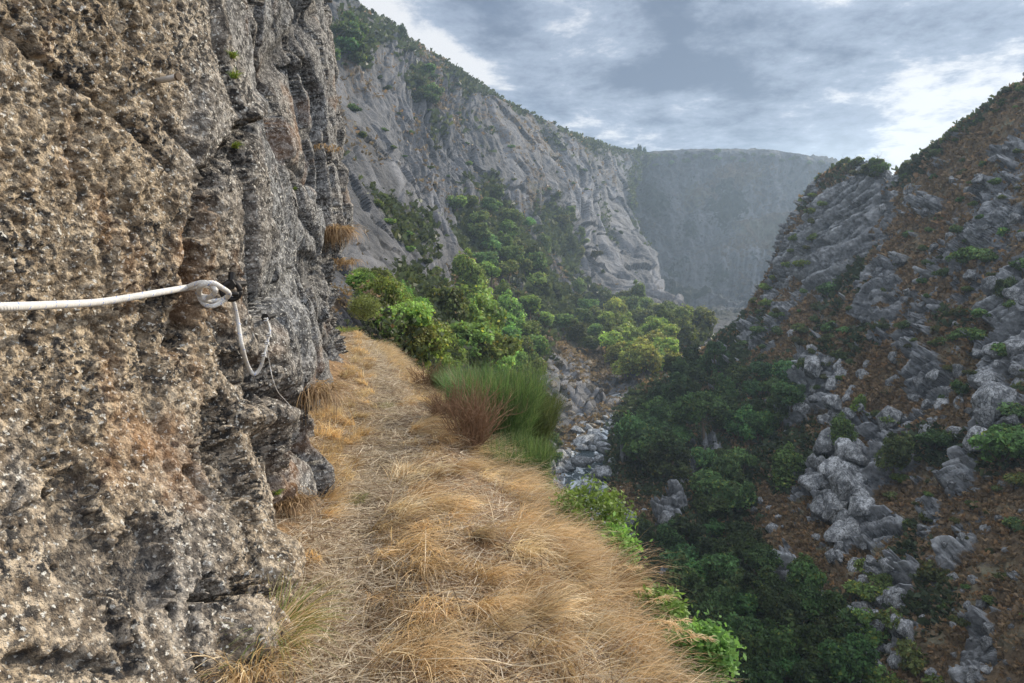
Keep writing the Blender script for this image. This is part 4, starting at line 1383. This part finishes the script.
def grass_field():
    r = np.random.default_rng(801)
    VV, FF, CC, o = [], [], [], 0
    # tussocks: centre, radius, tone, lean
    cs = []
    tries = 0
    while len(cs) < 1500 and tries < 60000:
        tries += 1
        Y = 1.7 * (21 / 1.7) ** r.uniform()
        x0, x1 = foot_x(Y) + .04, edge_x(Y) + .55
        x = r.uniform(x0, x1)
        pwv = float(path_w(np.array(x), np.array(Y)))
        if pwv > r.uniform(.15, .6):
            continue
        d = .105 + .012 * Y
        if any(abs(x - c[0]) < d and (x - c[0]) ** 2 + (Y - c[1]) ** 2 < d * d for c in cs):
            continue
        cs.append((x, Y))
    cs = np.array(cs)
    zc = ledge_z(cs[:, 0], cs[:, 1])
    big = fbm(cs[:, 0] * 1.1, cs[:, 1] * 1.1, 0 * zc, 3, seed=5)
    swirl = fbm(cs[:, 0] * .9, cs[:, 1] * .9, 0 * zc + 4, 3, seed=6)
    for k_, (x, Y) in enumerate(cs):
        left = x < np.interp(Y, pathx[:, 1], pathx[:, 0])
        if big[k_] < -.02 and r.uniform() < .8:
            continue                                  # bare, beaten-down patches
        nb = int(np.clip(290 - 14 * Y, 90, 260) * r.uniform(.25, 1.25))
        rad = r.uniform(.04, .10) * (1 + .03 * Y)
        th = r.uniform(0, 6.28, nb); rr_ = rad * np.sqrt(r.uniform(size=nb))
        bx, by = x + rr_ * np.cos(th), Y + rr_ * np.sin(th)
        root = np.stack((bx, by, np.full(nb, zc[k_] - .02)), 1)
        lean = (-.35 + swirl[k_] * 2.6) if not left else r.uniform(-1.9, .2)
        az = lean + r.normal() * .5 + r.normal(size=nb) * .5
        L = r.uniform(.12, .38, nb) * r.uniform(.7, 1.15) * (.55 + 1.7 * max(0, big[k_] + .2)) * (.75 if left else 1.0) * (1 - .6 * float(path_w(np.array(x), np.array(Y))))
        e0 = R(72) - np.abs(r.normal(size=nb)) * .5
        e1 = r.normal(size=nb) * .35 - .5 + (.6 if left else 0)
        wd = r.uniform(.0018, .0042, nb) * (1 + .09 * Y)
        tone = r.integers(0, 4, nb); tone = np.where(r.uniform(size=nb) < .6, int(np.clip(1.5 + swirl[k_] * 5 + r.normal() * .9, 0, 3)), tone)
        col = tint(GOLD, tone, r); col[:, :3] *= r.uniform(.62, 1.22)
        V, F, C = blades(root, az, L, e0, e1, wd, 900 + k_, 5, col)
        VV.append(V); FF.append(F + o); CC.append(C); o += len(V)
    put_stuff("dry_grass", np.concatenate(VV), np.concatenate(FF), np.concatenate(CC))
    print("grass quads", sum(len(f) for f in FF))
    # straw litter lying flat
    n = 75000
    Y = 1.6 * (18 / 1.6) ** r.uniform(size=n)
    x = foot_x(Y) + (edge_x(Y) + .25 - foot_x(Y)) * r.uniform(size=n)
    onp = r.uniform(size=n) < .35
    x = np.where(onp, np.interp(Y, pathx[:, 1], pathx[:, 0]) + r.normal(size=n) * .26, x)
    z_ = ledge_z(x, Y) + r.uniform(.0, .03, n)
    col = tint(PALE, r.integers(0, 4, n), r)
    V, F, C = blades(np.stack((x, Y, z_), 1), r.uniform(0, 6.28, n), r.uniform(.03, .20, n), r.normal(size=n) * .22 + .05, r.normal(size=n) * .3 - .1, r.uniform(.0018, .0045, n) * (1 + .08 * Y), 802, 3, col)
    put_stuff("straw_litter", V, F, C)
    # pebbles and grit on the trodden strip are part of the soil; a few thick dead stalks
    n = 2200
    Y = 2.0 * (9 / 2.0) ** r.uniform(size=n)
    x = foot_x(Y) + (edge_x(Y) + .1 - foot_x(Y)) * r.uniform(size=n)
    z_ = ledge_z(x, Y) + r.uniform(.0, .05, n)
    col = tint([(.22, .15, .10), (.62, .52, .38), (.12, .08, .05)], r.integers(0, 3, n), r)
    V, F, C = blades(np.stack((x, Y, z_), 1), r.uniform(0, 6.28, n), r.uniform(.12, .45, n), r.normal(size=n) * .15 + .1, r.normal(size=n) * .3 - .05, r.uniform(.003, .007, n), 803, 4, col)
    put_stuff("dead_stalks", V, F, C)
    # grass creeping over the outer edge
    n = 26000
    Y = 1.8 * (17 / 1.8) ** r.uniform(size=n)
    x = edge_x(Y) + r.normal(size=n) * .16 + .10
    z_ = ledge_z(x, Y) - .02
    col = tint(GOLD + PALE[:2], r.integers(0, 6, n), r)
    V, F, C = blades(np.stack((x, Y, z_), 1), -.25 + r.normal(size=n) * .6, r.uniform(.15, .42, n), R(55) + r.normal(size=n) * .35, -.5 + r.normal(size=n) * .4, r.uniform(.0018, .0032, n) * (1 + .1 * Y), 804, 5, col)
    put_stuff("edge_grass", V, F, C)


grass_field()


def tuft(px, py, n, L, cols, label, seed, surf=SE, name="grass_tuft", lean=None, cat="grass tuft", spread=.07, e1=-.4, wd=.003, group=None, offs=(0, 0, 0)):
    r = np.random.default_rng(seed)
    P_ = surf.at(px, py) + np.array(offs)
    th = r.uniform(0, 6.28, n)
    root = np.stack((np.cos(th), np.sin(th), 0 * th), 1) * spread * np.sqrt(r.uniform(size=n))[:, None]
    az = (th if lean is None else lean + r.normal(size=n) * .7)
    V, F, C = blades(root, az, L * r.uniform(.5, 1.15, n), R(80) - np.abs(r.normal(size=n)) * .4, e1 + r.normal(size=n) * .4, r.uniform(.6, 1.2, n) * wd, seed, 5, tint(cols, r.integers(0, len(cols), n), r))
    o = link(name, mesh_np(name, V, F, M['straw'], False, {'tint': C}), loc=tuple(P_))
    o['label'] = label; o['category'] = cat
    if group: o['group'] = group
    return o


GREENS = [(.12, .17, .04), (.20, .24, .06), (.30, .30, .10), (.45, .33, .14)]
tuft(272, 640, 420, .30, GREENS, "half green grass tuft against the foot of the cliff at the bottom", 701, wd=.004, spread=.12)
tuft(250, 665, 500, .28, GOLD, "golden grass tuft left of the half green one by the cliff foot", 702, wd=.0035, spread=.13)
tuft(352, 500, 200, .07, GREENS[:3], "small low patch of green grass beside the trodden path", 703, spread=.10, wd=.004)
tuft(345, 322, 260, .25, GREENS[:3], "green grass tuft at the far corner of the cliff", 706, wd=.012, spread=.3)
tuft(383, 405, 160, .08, GREENS[:3], "green sprouts in the middle of the far path", 707, wd=.006, spread=.15)
# dry tufts hanging from cracks in the cliff
for k_, (px, py, n, L, lab) in enumerate(((334, 238, 600, .42, "big dry tuft hanging from the cliff edge above the path"), (343, 266, 160, .28, "smaller dry tuft just under the big hanging one"), (326, 152, 50, .2, "thin dry tuft high on the right edge of the cliff"),
                                     (292, 505, 260, .20, "dry tuft in the low corner of the cliff beside the path"), (318, 398, 260, .35, "dry tuft at the cliff foot below the dark recess"))):
    tuft(px, py, n, L, [(.34, .22, .12), (.44, .31, .18), (.24, .16, .09)], lab, 720 + k_, surf=SC, lean=-.9, e1=-1.75, wd=.004 + .0009 * SC.at(px, py)[1], spread=.05 + .016 * SC.at(px, py)[1], name="dry_tuft")
for k_, (px, py, lab) in enumerate(((295, 70, "tiny green fern high beside the big crack"), (233, 60, "tiny green sprig between the two upper cracks"), (232, 80, "tiny green sprig just below another near the upper cracks"), (236, 150, "tiny yellow green sprig right of the big crack"),
                                    (296, 188, "tiny green sprig on the grey face near the cliff edge"), (278, 495, "tiny green sprig low on the cliff above the path"))):
    tuft(px, py, 60, .055, [(.16, .26, .05), (.30, .33, .07)], lab, 740 + k_, surf=SC, wd=.006, spread=.015, name="cliff_sprig", cat="plant", lean=-.5)


# ---- seed heads nodding over the drop
def seed_stalk(P0, az, L, seed, label, droop=-.4):
    r = np.random.default_rng(seed)
    n = 12
    pts = [np.array((0, 0, 0.0))]
    for i in range(n):
        t_ = i / n
        e = R(62) * (1 - t_) + droop * t_
        pts.append(pts[-1] + L / n * np.array((math.cos(e) * math.cos(az), math.cos(e) * math.sin(az), math.sin(e))))
    V, F = tube(pts, np.linspace(.0034, .002, len(pts)), 4)
    col = np.tile((.78, .60, .38, 1), (len(V), 1))
    t = link("seed_stalk", None, loc=tuple(P0)); t['label'] = label; t['category'] = "grass stalk"; t['group'] = "seed stalks nodding over the drop"
    link("stem", mesh_np("stem", V, F, M['straw'], False, {'tint': col}), t)
    m_ = 46
    k_ = r.uniform(.55, 1, m_); base = np.array([np.array(pts)[min(n, int(q * n))] for q in k_]) + r.normal(size=(m_, 3)) * .006
    V, F, C = blades(base, az + r.normal(size=m_) * .7, r.uniform(.02, .05, m_), r.normal(size=m_) * .4, -.4 + r.normal(size=m_) * .3, np.full(m_, .0045), seed, 2, tint([(.72, .55, .34), (.62, .44, .25)], r.integers(0, 2, m_), r))
    link("seed_head", mesh_np("seed_head", V, F, M['straw'], False, {'tint': C}), t)


ss = [(618, 590, -.1, .34, "seed stalk arching out above the stream, uppermost one"), (628, 600, -.3, .36, "second seed stalk arching out just below the uppermost one"), (640, 640, -.35, .42, "seed stalk nodding over the dark thicket, upper of the lower cluster"),
      (660, 655, -.2, .42, "long seed stalk reaching farthest right over the drop"), (650, 665, -.5, .40, "seed stalk under the longest one"), (676, 672, -.1, .34, "seed stalk near the bottom edge of the ledge"), (640, 655, -.7, .42, "drooping seed stalk turned towards the bottom"),
      (632, 618, -.2, .36, "seed stalk between the upper pair and the lower cluster")]
for i_, (px, py, az, L, lab) in enumerate(ss):
    P_ = SE.at(px - 6, py - 6, True) + np.array((.02, 0, .10))
    seed_stalk(P_ + np.array((0, 0, .0)), az + random.uniform(-.5, .5), L * random.uniform(.55, .95), 760 + i_, lab, -.3)
# rooted on the bank below the rim, a single bare stalk at the very bottom
seed_stalk(np.array((1.02, 2.55, -1.95)), .3, .30, 790, "single pale stalk standing at the bottom right of the ledge", .5)


# ------------------------------------------------------------------ bushes on the rim of the ledge
def broom_mesh(name, seed, n, H, w, cols, width=.006, el=(58, 88)):
    r = np.random.default_rng(seed)
    th = r.uniform(0, 6.28, n); rr_ = np.sqrt(r.uniform(size=n)) * w * .35
    h0 = r.uniform(0, .65, n) ** 1.0 * H
    lean = rr_ / (w * .35)
    root = np.stack((np.cos(th) * (rr_ + h0 * .28), np.sin(th) * (rr_ + h0 * .28), h0 * .85), 1)
    e0 = R(el[1]) - lean * R(el[1] - el[0]) * 1.2 + r.normal(size=n) * .30
    V, F, C = blades(root, th + r.normal(size=n) * .9, H * r.uniform(.10, .30, n), e0, e0 - .15 + r.normal(size=n) * .15, r.uniform(.6, 1.2, n) * width, seed, 3, tint(cols, r.integers(0, len(cols), n), r))
    return mesh_np(name, V, F, M['leaf'], False, {'tint': C})


def twigs_mesh(name, seed, n, H, w, mat='twig', r0=.006, levels=2):
    r = np.random.default_rng(seed)
    parts = []

    def grow(p, d, L, rad, lv):
        pts = [p]
        for i in range(4):
            d = unit(d + r.normal(size=3) * .13 + np.array((0, 0, .05)))
            pts.append(pts[-1] + d * L / 4)
        parts.append(tube(pts, np.linspace(rad, rad * .45, 5), 3, cap=False))
        if lv > 0:
            for q in range(4):
                k = 1 + q % 4
                grow(pts[k], unit(d + r.normal(size=3) * .42), L * r.uniform(.45, .7), rad * .5, lv - 1)
    for i in range(n):
        th = r.uniform(0, 6.28); s = r.uniform(.1, 1) * w / H
        grow(np.array((math.cos(th) * .03, math.sin(th) * .03, -.03)), unit(np.array((math.cos(th) * s, math.sin(th) * s, 1))), H * r.uniform(.45, .62), r0, levels)
    V, F = joinm(parts)
    return mesh_np(name, V, F, M[mat], False)


def rim_plant(name, P_, crown, stems, label, cat, names=("foliage", "stems"), color=(1, 1, 1), rz=0):
    t = link(name, None, loc=tuple(P_)); t.rotation_euler = (0, 0, rz)
    t['label'] = label; t['category'] = cat
    c = link(names[0], crown, t); c.color = (*color, 1)
    link(names[1], stems, t)
    return t


BG = [(.085, .15, .05), (.12, .18, .06), (.055, .10, .035), (.17, .21, .09)]
for i_, (px, py, Y, H, w, lab) in enumerate((
        (500, 448, 7.6, 1.35, .85, "tall feathery broom bush right behind the dead brown shrub"),
        (476, 428, 8.8, 1.05, .7, "broom bush left of the tallest one on the rim"),
        (522, 458, 8.2, 1.15, .8, "broom bush right of the tallest one above the stream"),
        (458, 406, 10.4, .8, .7, "far small broom bush where the path narrows"),
        (517, 492, 6.6, .75, .7, "low broom bush hanging over the edge below the others"))):
    P_ = U(px, py, Y)
    rim_plant("broom_bush", P_, broom_mesh("foliage", 830 + i_, 6500, H, w, BG, .0055), twigs_mesh("stems", 840 + i_, 8, H * .8, w * .5, 'bark', .009, 1), lab, "bush")
P_ = SE.at(474, 452)
t = link("dead_shrub", None, loc=tuple(P_)); t['label'] = "leafless reddish brown shrub on the rim of the path"; t['category'] = "shrub"
link("branches", twigs_mesh("branches", 850, 60, .80, .50, 'twig', .007, 2), t)
P_ = SE.at(448, 425)
t = link("dead_shrub", None, loc=tuple(P_)); t['label'] = "smaller dry brown shrub left of the leafless reddish one"; t['category'] = "shrub"
link("branches", twigs_mesh("branches", 851, 36, .5, .35, 'twig', .008, 2), t)
P_ = SE.at(432, 392)
t = link("dead_shrub", None, loc=tuple(P_)); t['label'] = "rust coloured dry shrub where the path narrows"; t['category'] = "shrub"
link("branches", twigs_mesh("branches", 852, 36, .6, .4, 'twig', .010, 2), t)


def leafy(name, seed, n, w, h, leaf, base):
    """sprays of small leaves on short shoots"""
    r = np.random.default_rng(seed)
    ns = n // 14
    C0 = unit(r.normal(size=(ns, 3))) * r.uniform(.3, 1, (ns, 1)) ** .6 * np.array((w, w, h)) * .5
    C0[:, 2] += h * .45
    C0 = C0[pnoise(C0[:, 0] * 9, C0[:, 1] * 9, C0[:, 2] * 9, seed) > -.18]
    C = np.repeat(C0, 14, 0) + r.normal(size=(len(C0) * 14, 3)) * leaf * 1.3
    k_ = len(C)
    nrm = unit(r.normal(size=(k_, 3)) + np.array((.2, -.2, .9))); a = unit(np.cross(nrm, r.normal(size=(k_, 3)))); b_ = np.cross(nrm, a)
    s = leaf * r.uniform(.5, 1.1, (k_, 1))
    V = np.stack((C - a * s, C + b_ * s * .42, C + a * s, C - b_ * s * .42), 1).reshape(-1, 3)
    F = np.arange(k_ * 4).reshape(k_, 4)
    tone = np.repeat(r.uniform(.7, 1.3, len(C0)), 14) * r.uniform(.8, 1.25, k_)
    col = np.repeat(np.concatenate((np.array(base)[None] * tone[:, None], np.ones((k_, 1))), 1), 4, 0)
    return mesh_np(name, V, F, M['leaf'], False, {'tint': col})


for i_, (px, py, Y, w, h, base, lab) in enumerate((
        (590, 552, 5.1, .66, .60, (.14, .22, .05), "leafy bright green bush overhanging the stream, largest on the rim"),
        (612, 572, 4.7, .36, .34, (.15, .23, .05), "leafy bush touching the largest rim bush on its right"),
        (556, 528, 5.8, .38, .34, (.13, .20, .05), "small leafy bush touching the largest rim bush on its left"),
        (622, 602, 4.2, .30, .2, (.11, .17, .05), "low leafy patch under the largest rim bush"),
        (660, 634, 3.6, .26, .22, (.15, .22, .05), "leafy sprig beside the nodding seed stalks"),
        (702, 672, 3.2, .28, .26, (.13, .20, .05), "leafy sprig at the bottom right of the ledge"),
        (532, 492, 6.6, .4, .3, (.10, .15, .05), "dark leafy bush on the rim under the broom"),
        (365, 318, 19.5, .9, .7, (.20, .26, .08), "pale leafy bush at the far end of the path"))):
    P_ = U(px, py, Y)
    rim_plant("leafy_bush", P_, leafy("foliage", 860 + i_, 4200, w, h, .022 * (1 + .04 * Y), base), twigs_mesh("stems", 870 + i_, 9, h * 1.1, w * .8, 'bark', .004, 1), lab, "bush")

# ------------------------------------------------------------------ rope, anchors and peg
def mat_rope():
    m, g, b = new_mat("white_rope")
    a = attr(g, "uvr")
    sp = g.node('ShaderNodeSeparateColor'); g.link(a.outputs[0], sp.inputs[0])
    u, v = sp.outputs[0], sp.outputs[1]          # u along (m), v around 0..1
    tw = g.math('SINE', g.math('MULTIPLY_ADD', u, 620.0, g.math('MULTIPLY', v, 6.2832 * 4)))
    tw2 = g.math('SINE', g.math('SUBTRACT', g.math('MULTIPLY', u, 620.0), g.math('MULTIPLY', v, 6.2832 * 4)))
    h = g.math('ADD', tw, tw2)
    fl = g.math('SINE', g.math('MULTIPLY_ADD', u, 95.0, g.math('MULTIPLY', v, 6.2832)))
    f2 = g.math('MULTIPLY', g.ramp(fl, .93, .98), g.ramp(tw, -.2, .3))
    p = g.node('ShaderNodeTexCoord').outputs['Object']
    base = g.mix(g.noise(p, 40, 4, .6), (.36, .33, .28), (.74, .72, .68))
    g.link(g.mix(f2, base, (.10, .20, .50)), b.inputs['Base Color'])
    b.inputs['Roughness'].default_value = .8
    bump(g, b, h, .35, .0015)
    return m


M['rope'] = mat_rope()


def rope_mesh(name, ctrl, rad, n=260, seg=14, fray=0):
    pts = smooth_path(ctrl, n)
    V, F = tube(pts, rad, seg)
    L = np.concatenate(([0], np.cumsum(np.linalg.norm(np.diff(pts, axis=0), axis=1))))
    u = np.repeat(L, seg); v = np.tile(np.arange(seg) / seg, n)
    u = np.append(u, (0, L[-1])); v = np.append(v, (0, 0))
    return mesh_np(name, V, F, M['rope'], True, {'uvr': np.stack((u, v, 0 * u, 0 * u + 1), 1)})


def ray(px, py, depth_like):
    return U(px, py, depth_like[1])


A = wall_at(228, 290)
off = np.array((.10, -.02, 0))
aY = A[1] - .06
def rp(px, py, Y): return U(px, py, Y)
RR = .0128 * A[1] / 3.1
Yw = [wall_at(max(px, 2), 300)[1] for px in (2, 40, 80, 120, 160, 200)]
print('YW', Yw, A, wall_at(178, 290), wall_at(205, 285))
y0 = min(Yw[0], Yw[1]) * .86
yl = lambda px: y0 + (aY * .985 - y0) * max(0, px) / 222
r_pts = [rp(-420, 316, y0 * .62), rp(-200, 313, y0 * .80), rp(0, 307, y0)] + [rp(px, py, min(yl(px), wall_at(px, py)[1] * .965)) for px, py in ((50, 305), (100, 302), (150, 294), (185, 288), (205, 285))] + [rp(222, 291, aY * .985)]
main = link("safety_rope", rope_mesh("safety_rope", r_pts, RR, 420))
main['label'] = "thick white hand rope with blue flecks strung along the cliff to the black anchor"; main['category'] = "rope"
kn = []
kY = aY * .925
k_ctrl = [rp(184, 289, kY), rp(196, 284, kY * .99), rp(207, 283, kY * .985), rp(215, 290, kY * .985), rp(210, 297, kY), rp(200, 295, kY * 1.01), rp(201, 286, kY * .98), rp(212, 283, kY * .98), rp(222, 288, kY * 1.0), rp(229, 294, kY * 1.02), rp(222, 300, kY * 1.03), rp(211, 301, kY * 1.02), rp(203, 298, kY * 1.0)]
link("knot", rope_mesh("knot", k_ctrl, RR * .85, 160), main)
lp = [rp(197, 291, kY * 1.01), rp(203, 303, kY * 1.01), rp(213, 306, kY * 1.01), rp(226, 299, kY * 1.03)]
link("loop_end", rope_mesh("loop_end", lp, RR * .75, 60), main)
B = wall_at(267, 318); bY = B[1] - .05
h_pts = [rp(229, 292, aY * .99), rp(234, 304, aY * .99), rp(238, 322, aY * 1.0), rp(242, 346, aY * 1.02), rp(248, 366, aY * 1.04), rp(254, 374, aY * 1.06), rp(260, 368, aY * 1.08), rp(264, 356, aY + .6 * (bY - aY)), rp(268, 340, aY + .8 * (bY - aY)), rp(270, 330, bY), rp(267, 320, bY)]
# keep the hanging rope in front of the rock
for i_, (px, py) in enumerate(((229, 292), (234, 304), (238, 322), (242, 346), (248, 366), (254, 374), (260, 368), (264, 356), (268, 340), (270, 330), (267, 320))):
    wq = wall_at(px, py)
    h_pts[i_] = U(px, py, min(h_pts[i_][1], wq[1] * .97))
hr = link("hanging_rope", rope_mesh("hanging_rope", h_pts, np.interp(np.linspace(0, 1, 260), (0, .55, .75, 1), (RR * .72, RR * .72, RR * .42, RR * .36)), 260))
hr['label'] = "slack white rope hanging in a bend between the black anchor and the small upper bolt"; hr['category'] = "rope"
for i_, (px, py) in enumerate(((264, 357), (267, 345), (269, 337), (266, 322))):
    q = h_pts[-4 + i_ if i_ else 7]
    c = U(px, py, min(wall_at(px, py)[1] * .96, q[1]))
    ring = [c + np.array((math.cos(a) * RR * .62, 0, math.sin(a) * RR * .35)) + np.array((0, math.sin(a * 2) * RR * .5, RR * .12 * a)) for a in np.linspace(0, 12.6, 26)]
    link("hitch", rope_mesh("hitch", ring, RR * .24, 70, 8), hr)
cd = [U(px, py, wall_at(px, py)[1] * .975) for px, py in ((267, 350), (270, 366), (273, 380), (278, 392), (285, 400), (292, 408))]
o = link("thin_cord", rope_mesh("thin_cord", cd, RR * .16, 80, 6)); o['label'] = "thin white cord trailing down the rock below the slack rope"; o['category'] = "cord"

# black anchor: plate, bolt, ring
an = link("rope_anchor", None, loc=tuple(U(231, 291, aY * .965))); an['label'] = "black iron ring anchor bolted to the cliff, holding the thick white rope"; an['category'] = "anchor"


def torus(R0, r_, axis, a0=0, a1=6.2832, n=32):
    ax = {'x': ((0, 1, 0), (0, 0, 1)), 'y': ((1, 0, 0), (0, 0, 1)), 'z': ((1, 0, 0), (0, 1, 0))}[axis]
    pts = [R0 * (math.cos(a) * np.array(ax[0]) + math.sin(a) * np.array(ax[1])) for a in np.linspace(a0, a1, n)]
    return tube(pts, r_, 10, cap=True)


rs = A[1] / 3.1
V, F = torus(.036 * rs, .012 * rs, 'y'); V = V @ np.array(Matrix.Rotation(.5, 3, 'Z').transposed())
link("ring", mesh_np("ring", V, F, M['iron'], True), an)
V, F = joinm([tube([(0, .16, .03), (0, .0, .03)], .014 * rs, 10), tube([(0, .0, .03), (0, -.012, .03)], .024 * rs, 6), tube([(.0, .01, .03), (.0, .02, .085)], .016 * rs, 8)])
link("bolt", mesh_np("bolt", V, F, M['iron'], False), an)
V, F = tube([(-.035 * rs, -.01, -.01), (.035 * rs, -.01, -.015)], .010 * rs, 8)
link("shackle_pin", mesh_np("shackle_pin", V, F, M['iron'], True), an)
sb = link("small_bolt", None, loc=tuple(U(267, 317, bY))); sb['label'] = "small dark bolt where the thin end of the slack rope is tied"; sb['category'] = "anchor"
V, F = joinm([tube([(-.01, .14, .0), (0, -.02, .0)], .012 * rs, 8), tube([(0, -.02, 0), (.001, -.032, 0)], .02 * rs, 6)])
link("bolt_head", mesh_np("bolt_head", V, F, M['iron'], False), sb)
# rusty piton high on the wall
Pg = wall_at(158, 80)
pg = link("steel_peg", None, loc=tuple(Pg)); pg['label'] = "weathered steel peg driven into the cliff above the rope"; pg['category'] = "peg"
e_ = U(177, 77, Pg[1] * .985) - Pg; s_ = U(146, 84, Pg[1] * 1.02) - Pg
V, F = tube([s_, s_ * .3 + e_ * .3, e_], [.011, .012, .013], 12)
link("shaft", mesh_np("shaft", V, F, M['steel'], True), pg)
d_ = unit(e_[None])[0]
V, F = tube([e_, e_ + d_ * .012], [.0155, .0155], 12)
link("head", mesh_np("head", V, F, M['bark'], False), pg)
# ------------------------------------------------------------------ air
def build_haze():
    x0, x1, y0, y1, z0, z1 = -1100, 1300, -60, 1150, -75, 175
    V = np.array([(a, b, c) for a in (x0, x1) for b in (y0, y1) for c in (z0, z1)])
    F = np.array([(0, 1, 3, 2), (4, 6, 7, 5), (0, 4, 5, 1), (2, 3, 7, 6), (0, 2, 6, 4), (1, 5, 7, 3)])
    m = bpy.data.materials.new("haze"); m.use_nodes = True
    nt = m.node_tree; nt.nodes.clear()
    o = nt.nodes.new('ShaderNodeOutputMaterial'); v = nt.nodes.new('ShaderNodeVolumePrincipled')
    v.inputs['Density'].default_value = HAZE_DENSITY
    v.inputs['Color'].default_value = (.62, .80, 1.0, 1)
    v.inputs['Anisotropy'].default_value = .3
    nt.links.new(v.outputs[0], o.inputs['Volume'])
    link("haze", mesh_np("haze", V, F, m, False), kind="stuff")


build_haze()
